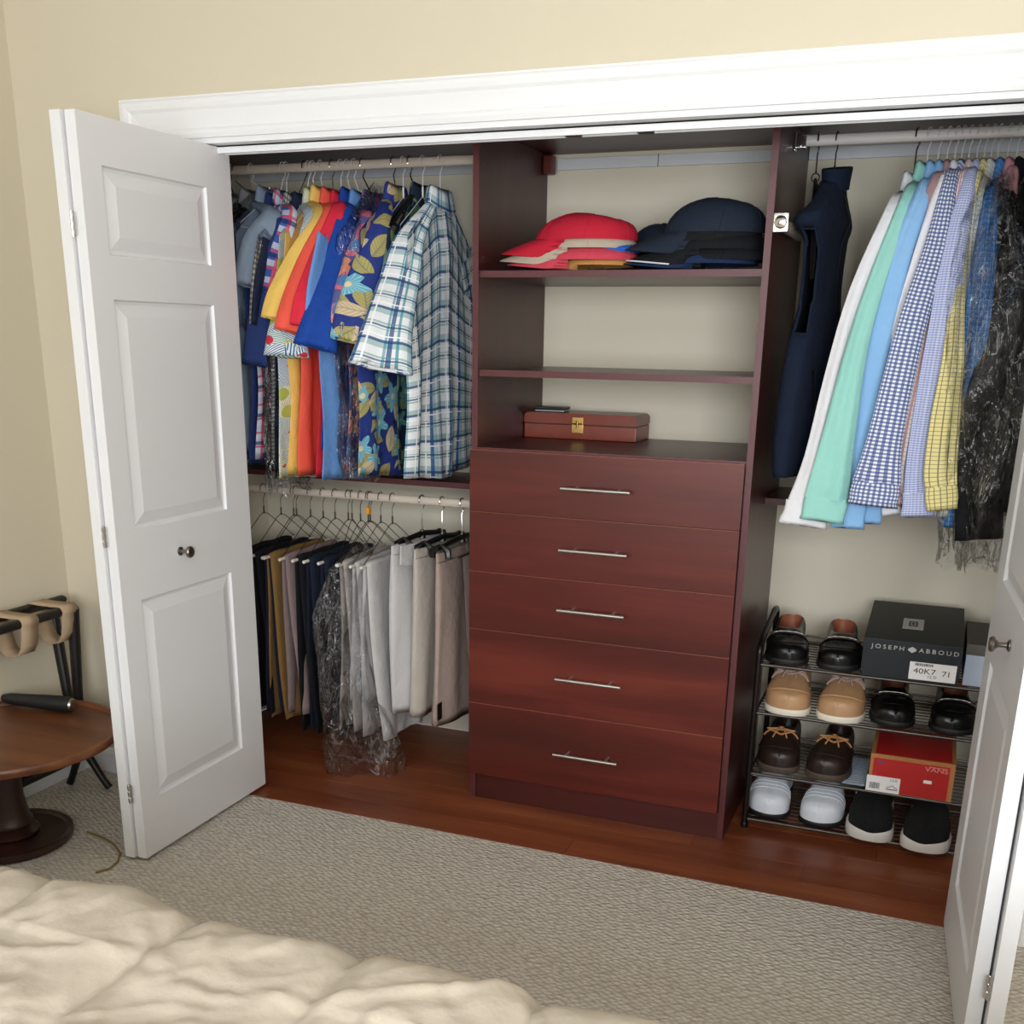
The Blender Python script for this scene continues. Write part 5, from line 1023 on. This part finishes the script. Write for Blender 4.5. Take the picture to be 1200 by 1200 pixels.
sh_ = MB(); sh_.tube([(vx0+.056, vy0-.0024, vz0+.018), (vx0+.066, vy0-.0024, vz0+.022), (vx0+.074, vy0-.0024, vz0+.028), (vx0+.078, vy0-.0024, vz0+.021), (vx0+.088, vy0-.0024, vz0+.018)], .001, 5); sh_.box((vx0+.055, vy0-.0026, vz0+.012), (vx0+.089, vy0-.0022, vz0+.0145)); sh_.build('shoe_print', M_blk_ink, ls)
MB().box((vx1-.085, vy0-.0018, vz0+.050), (vx1-.061, vy0-.0008, vz0+.060)).build('price_sticker', M_paper, vb)
MB().lathe([(.006, 0), (.006, .0005), (0, .0005)], (vx0+.03, vy0-.0008, vz1-.024), 12, (0, -1, 0), 1.5, .7).build('round_mark', plain('purple_print', '#5A3E7A', .5), vb)
cs = thing('cardboard_sheet', 'pale blue-grey ribbed card lying beside the red shoe box on the third tier', 'card', (1.245, .30, TOP[1]))
m_ = MB(); cx0, cx1 = float(atY(987, 918, .17)[0]), vx0-.008
m_.box((cx0, .17, TOP[1]), (cx1, .42, TOP[1]+.003))
m_.build('sheet', M_ribb, cs)
for k in range(14): y = .175+.0172*k; MB().tube([(cx0+.002, y, TOP[1]+.003), (cx1-.002, y, TOP[1]+.003)], .0024, 6).build('rib', M_ribb, cs, True)

# ------------------------------------------------------------------ bed with comforter
BX0, BX1, BY0, BY1 = -.95, 2.25, -3.02, -1.83
M_bed = cloth('cream_comforter', '#BBB0A1', .8, 700, .30)
bed = thing('bed', 'bed covered with a puffy cream quilted comforter in the foreground', 'bed', ((BX0+BX1)/2, (BY0+BY1)/2, 0))
MB().box((BX0+.05, BY0+.05, .0), (BX1-.05, BY1-.06, .30), .03).build('bed_base', plain('dark_upholstery', '#5B5148', .9), bed, True)
MB().box((BX0+.03, BY0+.03, .301), (BX1-.03, BY1-.04, .53), .05).build('mattress', plain('white_ticking', '#DCD6CA', .9), bed, True)
rng = np.random.RandomState(4)
from mathutils import noise as mn
def seam_d(px): q = ((px+.87)/.30) % 1; return min(q, 1-q)
def comf(px, py, edge):
    # quilt channels every 0.30 m with shallow pinched seams and gathered wrinkles
    d1 = seam_d(px+.04*mn.noise(Vector((py*3, 0, 0)))); h = .012*(1-math.exp(-(d1/.08)**1.3))
    wr = .008*mn.noise(Vector((px*1.8, py*1.4, .3)))+.0035*mn.noise(Vector((px*4-py*3, py*5+px*2, 2.3)))
    for k, (ax, ay, bx, by, am, th_) in enumerate(((2.6, 1.2, -3.2, 6.5, .030, .80), (1.2, -2, 7, 5, .026, .82), (4, -3, 8, 5, .014, .82), (3, 5, -9, 7, .012, .82))):
        r_ = 1-abs(mn.noise(Vector((px*ax+py*ay, py*by+px*bx, 9.0+3*k)))); q = max(0, (r_-th_)/(1-th_)); wr += am*q*q*(3-2*q)*.20
    return h+wr
nx, ny, BZ = 420, 210, .59; V = []; UVc = []
for j in range(ny+1):
    t_ = j/ny
    for i in range(nx+1):
        px = BX0+(BX1-BX0)*i/nx; s = t_*1.75     # arc length from the back edge forward, over the front edge and down
        top = BY1-BY0; rr = .085; wav = .010*mn.noise(Vector((px*3.3, 1.1, 0)))+.010*(1-math.exp(-(seam_d(px)/.12)*2))
        ytop = top-rr
        if s <= ytop: p = Vector((px, BY0+s, BZ)); nrm = Vector((0, 0, 1))
        elif s <= ytop+rr*PI/2: a = (s-ytop)/rr; p = Vector((px, BY0+ytop+rr*math.sin(a), BZ-rr+rr*math.cos(a))); nrm = Vector((0, math.sin(a), math.cos(a)))
        else: q = s-ytop-rr*PI/2; p = Vector((px, BY1+.02*q, BZ-rr-q)); nrm = Vector((0, 1, 0))
        h = comf(px, BY0+s, 0)+ (wav if s > ytop*.9 else wav*(s/ytop)**6)
        V.append(tuple(p+nrm*h))
F = [(j*(nx+1)+i, j*(nx+1)+i+1, (j+1)*(nx+1)+i+1, (j+1)*(nx+1)+i) for j in range(ny) for i in range(nx)]
obj_from('comforter', V, F, M_bed, bed, True)
cs_ = MB()
for k in range(11):
    px = -.87+.30*k
    if BX0 < px < BX1: pass

# ------------------------------------------------------------------ round table, handset, luggage rack, cord
M_tab = wood('walnut_table', '#4E2A17', '#6E3F22', '#85522E', 0, .38, .9, .5); M_tabd = wood('dark_turned_wood', '#2A1611', '#38201A', '#452A20', 2, .35, .8, .5)
tb = thing('side_table', 'low round walnut table with a raised rim and turned pedestal left of the door', 'table', (-1.13, -.865, 0)); tcx, tcy, tz, tr0 = -1.13, -.865, .352, .328
MB().lathe([(0, tz-.018), (tr0-.03, tz-.018), (tr0-.008, tz-.014), (tr0, tz-.004), (tr0, tz+.006), (tr0-.004, tz+.012), (tr0-.012, tz+.013), (tr0-.018, tz+.009), (tr0-.022, tz+.0005), (tr0-.03, tz), (0, tz)], (tcx, tcy, 0), 72).build('table_top', M_tab, tb, True)
MB().lathe([(.0, tz-.019), (.095, tz-.0185), (.092, tz-.03), (.075, tz-.045), (.058, tz-.08), (.050, tz-.14), (.050, tz-.20), (.058, .10), (.066, .075), (.07, .07), (.07, .062), (.06, .058), (.075, .048), (.085, .04), (.085, .032), (0, .032)], (tcx-.04, tcy, 0), 40).build('pedestal', M_tabd, tb, True)
MB().lathe([(0, 0), (.168, 0), (.178, .006), (.182, .018), (.18, .028), (.172, .031), (.164, .027), (.160, .021), (.08, .026), (0, .034)], (tcx-.04, tcy, .0), 56).build('base_plate', M_tabd, tb, True)
h0, h1 = atZ(84, 825, tz+.03), atZ(-28, 814, tz+.03); hd = h1-h0; Ln = np.linalg.norm(hd); hd = hd/Ln
hs = thing('handset', 'black rubber handset with a rounded end lying on the round table', 'handset', (h0+h1)/2*np.array([1, 1, 0])+np.array([0, 0, tz])); n_ = np.array([-hd[1], hd[0], 0])
rr = [.0235, .0262, .0262, .0255, .0245, .023, .0215, .0205, .020, .018, .012]; P = [h0+hd*(.25*k/10)*1.0 for k in range(11)]; P = [np.array([p[0], p[1], tz+.0275]) for p in P]
MB().tube(P, rr, 18).build('body', plain('black_rubber_grip', '#17191B', .5, bmp=.1, bs=400), hs, True)
MB().tube([P[0]+hd*-.006, P[0]+hd*.001], [.018, .0225], 18).build('end_cap', M_nickel, hs, True)
MB().box((-.03, -.008, .0), (.03, .008, .004), .0015, frameM(P[3]+n_*-.0235+np.array([0, 0, -.004]), hd, np.cross(hd, [0, 0, 1]))).build('switch', M_blackp, hs, True)
M_rk = plain('black_stained_wood', '#15100E', .4, var=.1); M_strap = plain('tan_webbing_strap', '#B29A7E', .9, var=.06, bmp=.3, bs=500)
lr = thing('luggage_rack', 'folding black wooden luggage rack with tan straps by the left wall', 'luggage rack', (-1.25, -.8, 0))
y0_, y1_ = -.41, -1.23; zb_ = .648; xA, xB = -1.335, -1.215; yB = -.47
def bar(x, ya, yb_, z): return MB().tube([(x, ya+.012, z), (x, ya, z), (x, yb_, z)], [.010, .0155, .0155], 12).build('top_bar', M_rk, lr, True)
bar(xA, y0_+.03, y1_, zb_); bar(xB, yB+.012, y1_, zb_)
for ya in (y0_-.02, y1_-.0):
    for P, nm in (([(xA, ya, zb_+.0), (xA+.035, ya-.01, .34), (xA+.085, ya-.01, .135), (xA+.15, ya-.01, .04), (xA+.175, ya-.01, .012)], 'leg'), ([(xB, ya-.03, zb_), (xB-.02, ya-.03, .34), (xB-.04, ya-.03, .14), (xB-.085, ya-.03, .04), (xB-.10, ya-.03, .012)], 'leg')):
        MB().tube(P, [.020, .017, .015, .012, .013], 10).build(nm, M_rk, lr, True)
MB().tube([(xA+.09, y0_-.03, .125), (xA+.09, y1_, .125)], .013, 10).build('stretcher', M_rk, lr, True); MB().tube([(xB-.04, y0_-.05, .145), (xB-.04, y1_, .145)], .010, 10).build('stretcher', M_rk, lr, True)
for k, yc in enumerate((-.49, -.66, -.83, -1.0)):
    P = []; wd = .034
    prof_ = [(xA+.019*math.cos(a), zb_+.019*math.sin(a)) for a in np.linspace(PI*1.25, PI*.4, 9)]+[(xA+(xB-xA)*q, zb_+.017-.05*0) for q in (.3, .7)]+[(xB+.019*math.cos(a), zb_+.019*math.sin(a)) for a in np.linspace(PI*.6, -PI*.25, 9)]
    slack = [(xB+.012-.00, zb_-.03), (xB+.004, zb_-.075), (xB-.015, zb_-.105), (xB-.055, zb_-.115), (xB-.085, zb_-.10), (xB-.10, zb_-.06), (xA+.012, zb_-.018)]
    loop = prof_+slack; V = []; F = []
    for (x, z) in loop: V += [(x, yc-wd, z), (x, yc+wd, z)]
    n = len(loop); F = [(2*i, 2*i+1, (2*i+3) % (2*n), (2*i+2) % (2*n)) for i in range(n)]
    o = MB().add(V, F).build('strap', M_strap, lr, True); md = o.modifiers.new('thick', 'SOLIDIFY'); md.thickness = .003
P = [atZ(px, py, .004) for px, py in [(102, 975), (112, 978), (122, 982), (134, 990), (141, 1000), (138, 1010), (128, 1018), (112, 1022)]]
tag(MB().tube(P, .0032, 8).build('cord', plain('olive_yellow_cord', '#8A7440', .7), None, True), 'thin olive yellow cord lying curled on the carpet by the left door', 'cord')
t = thing('added_ceiling_lamp', 'round white ceiling lamp added out of view above the bed', 'lamp', (.7, -2.6, ZC-.06)); MB().lathe([(0, 0), (.1, .004), (.15, .03), (.16, .055)], (.7, -2.6, ZC-.06), 32).build('shade', M_white, t, True)  # unseen lamp body added to go with the overhead fill light
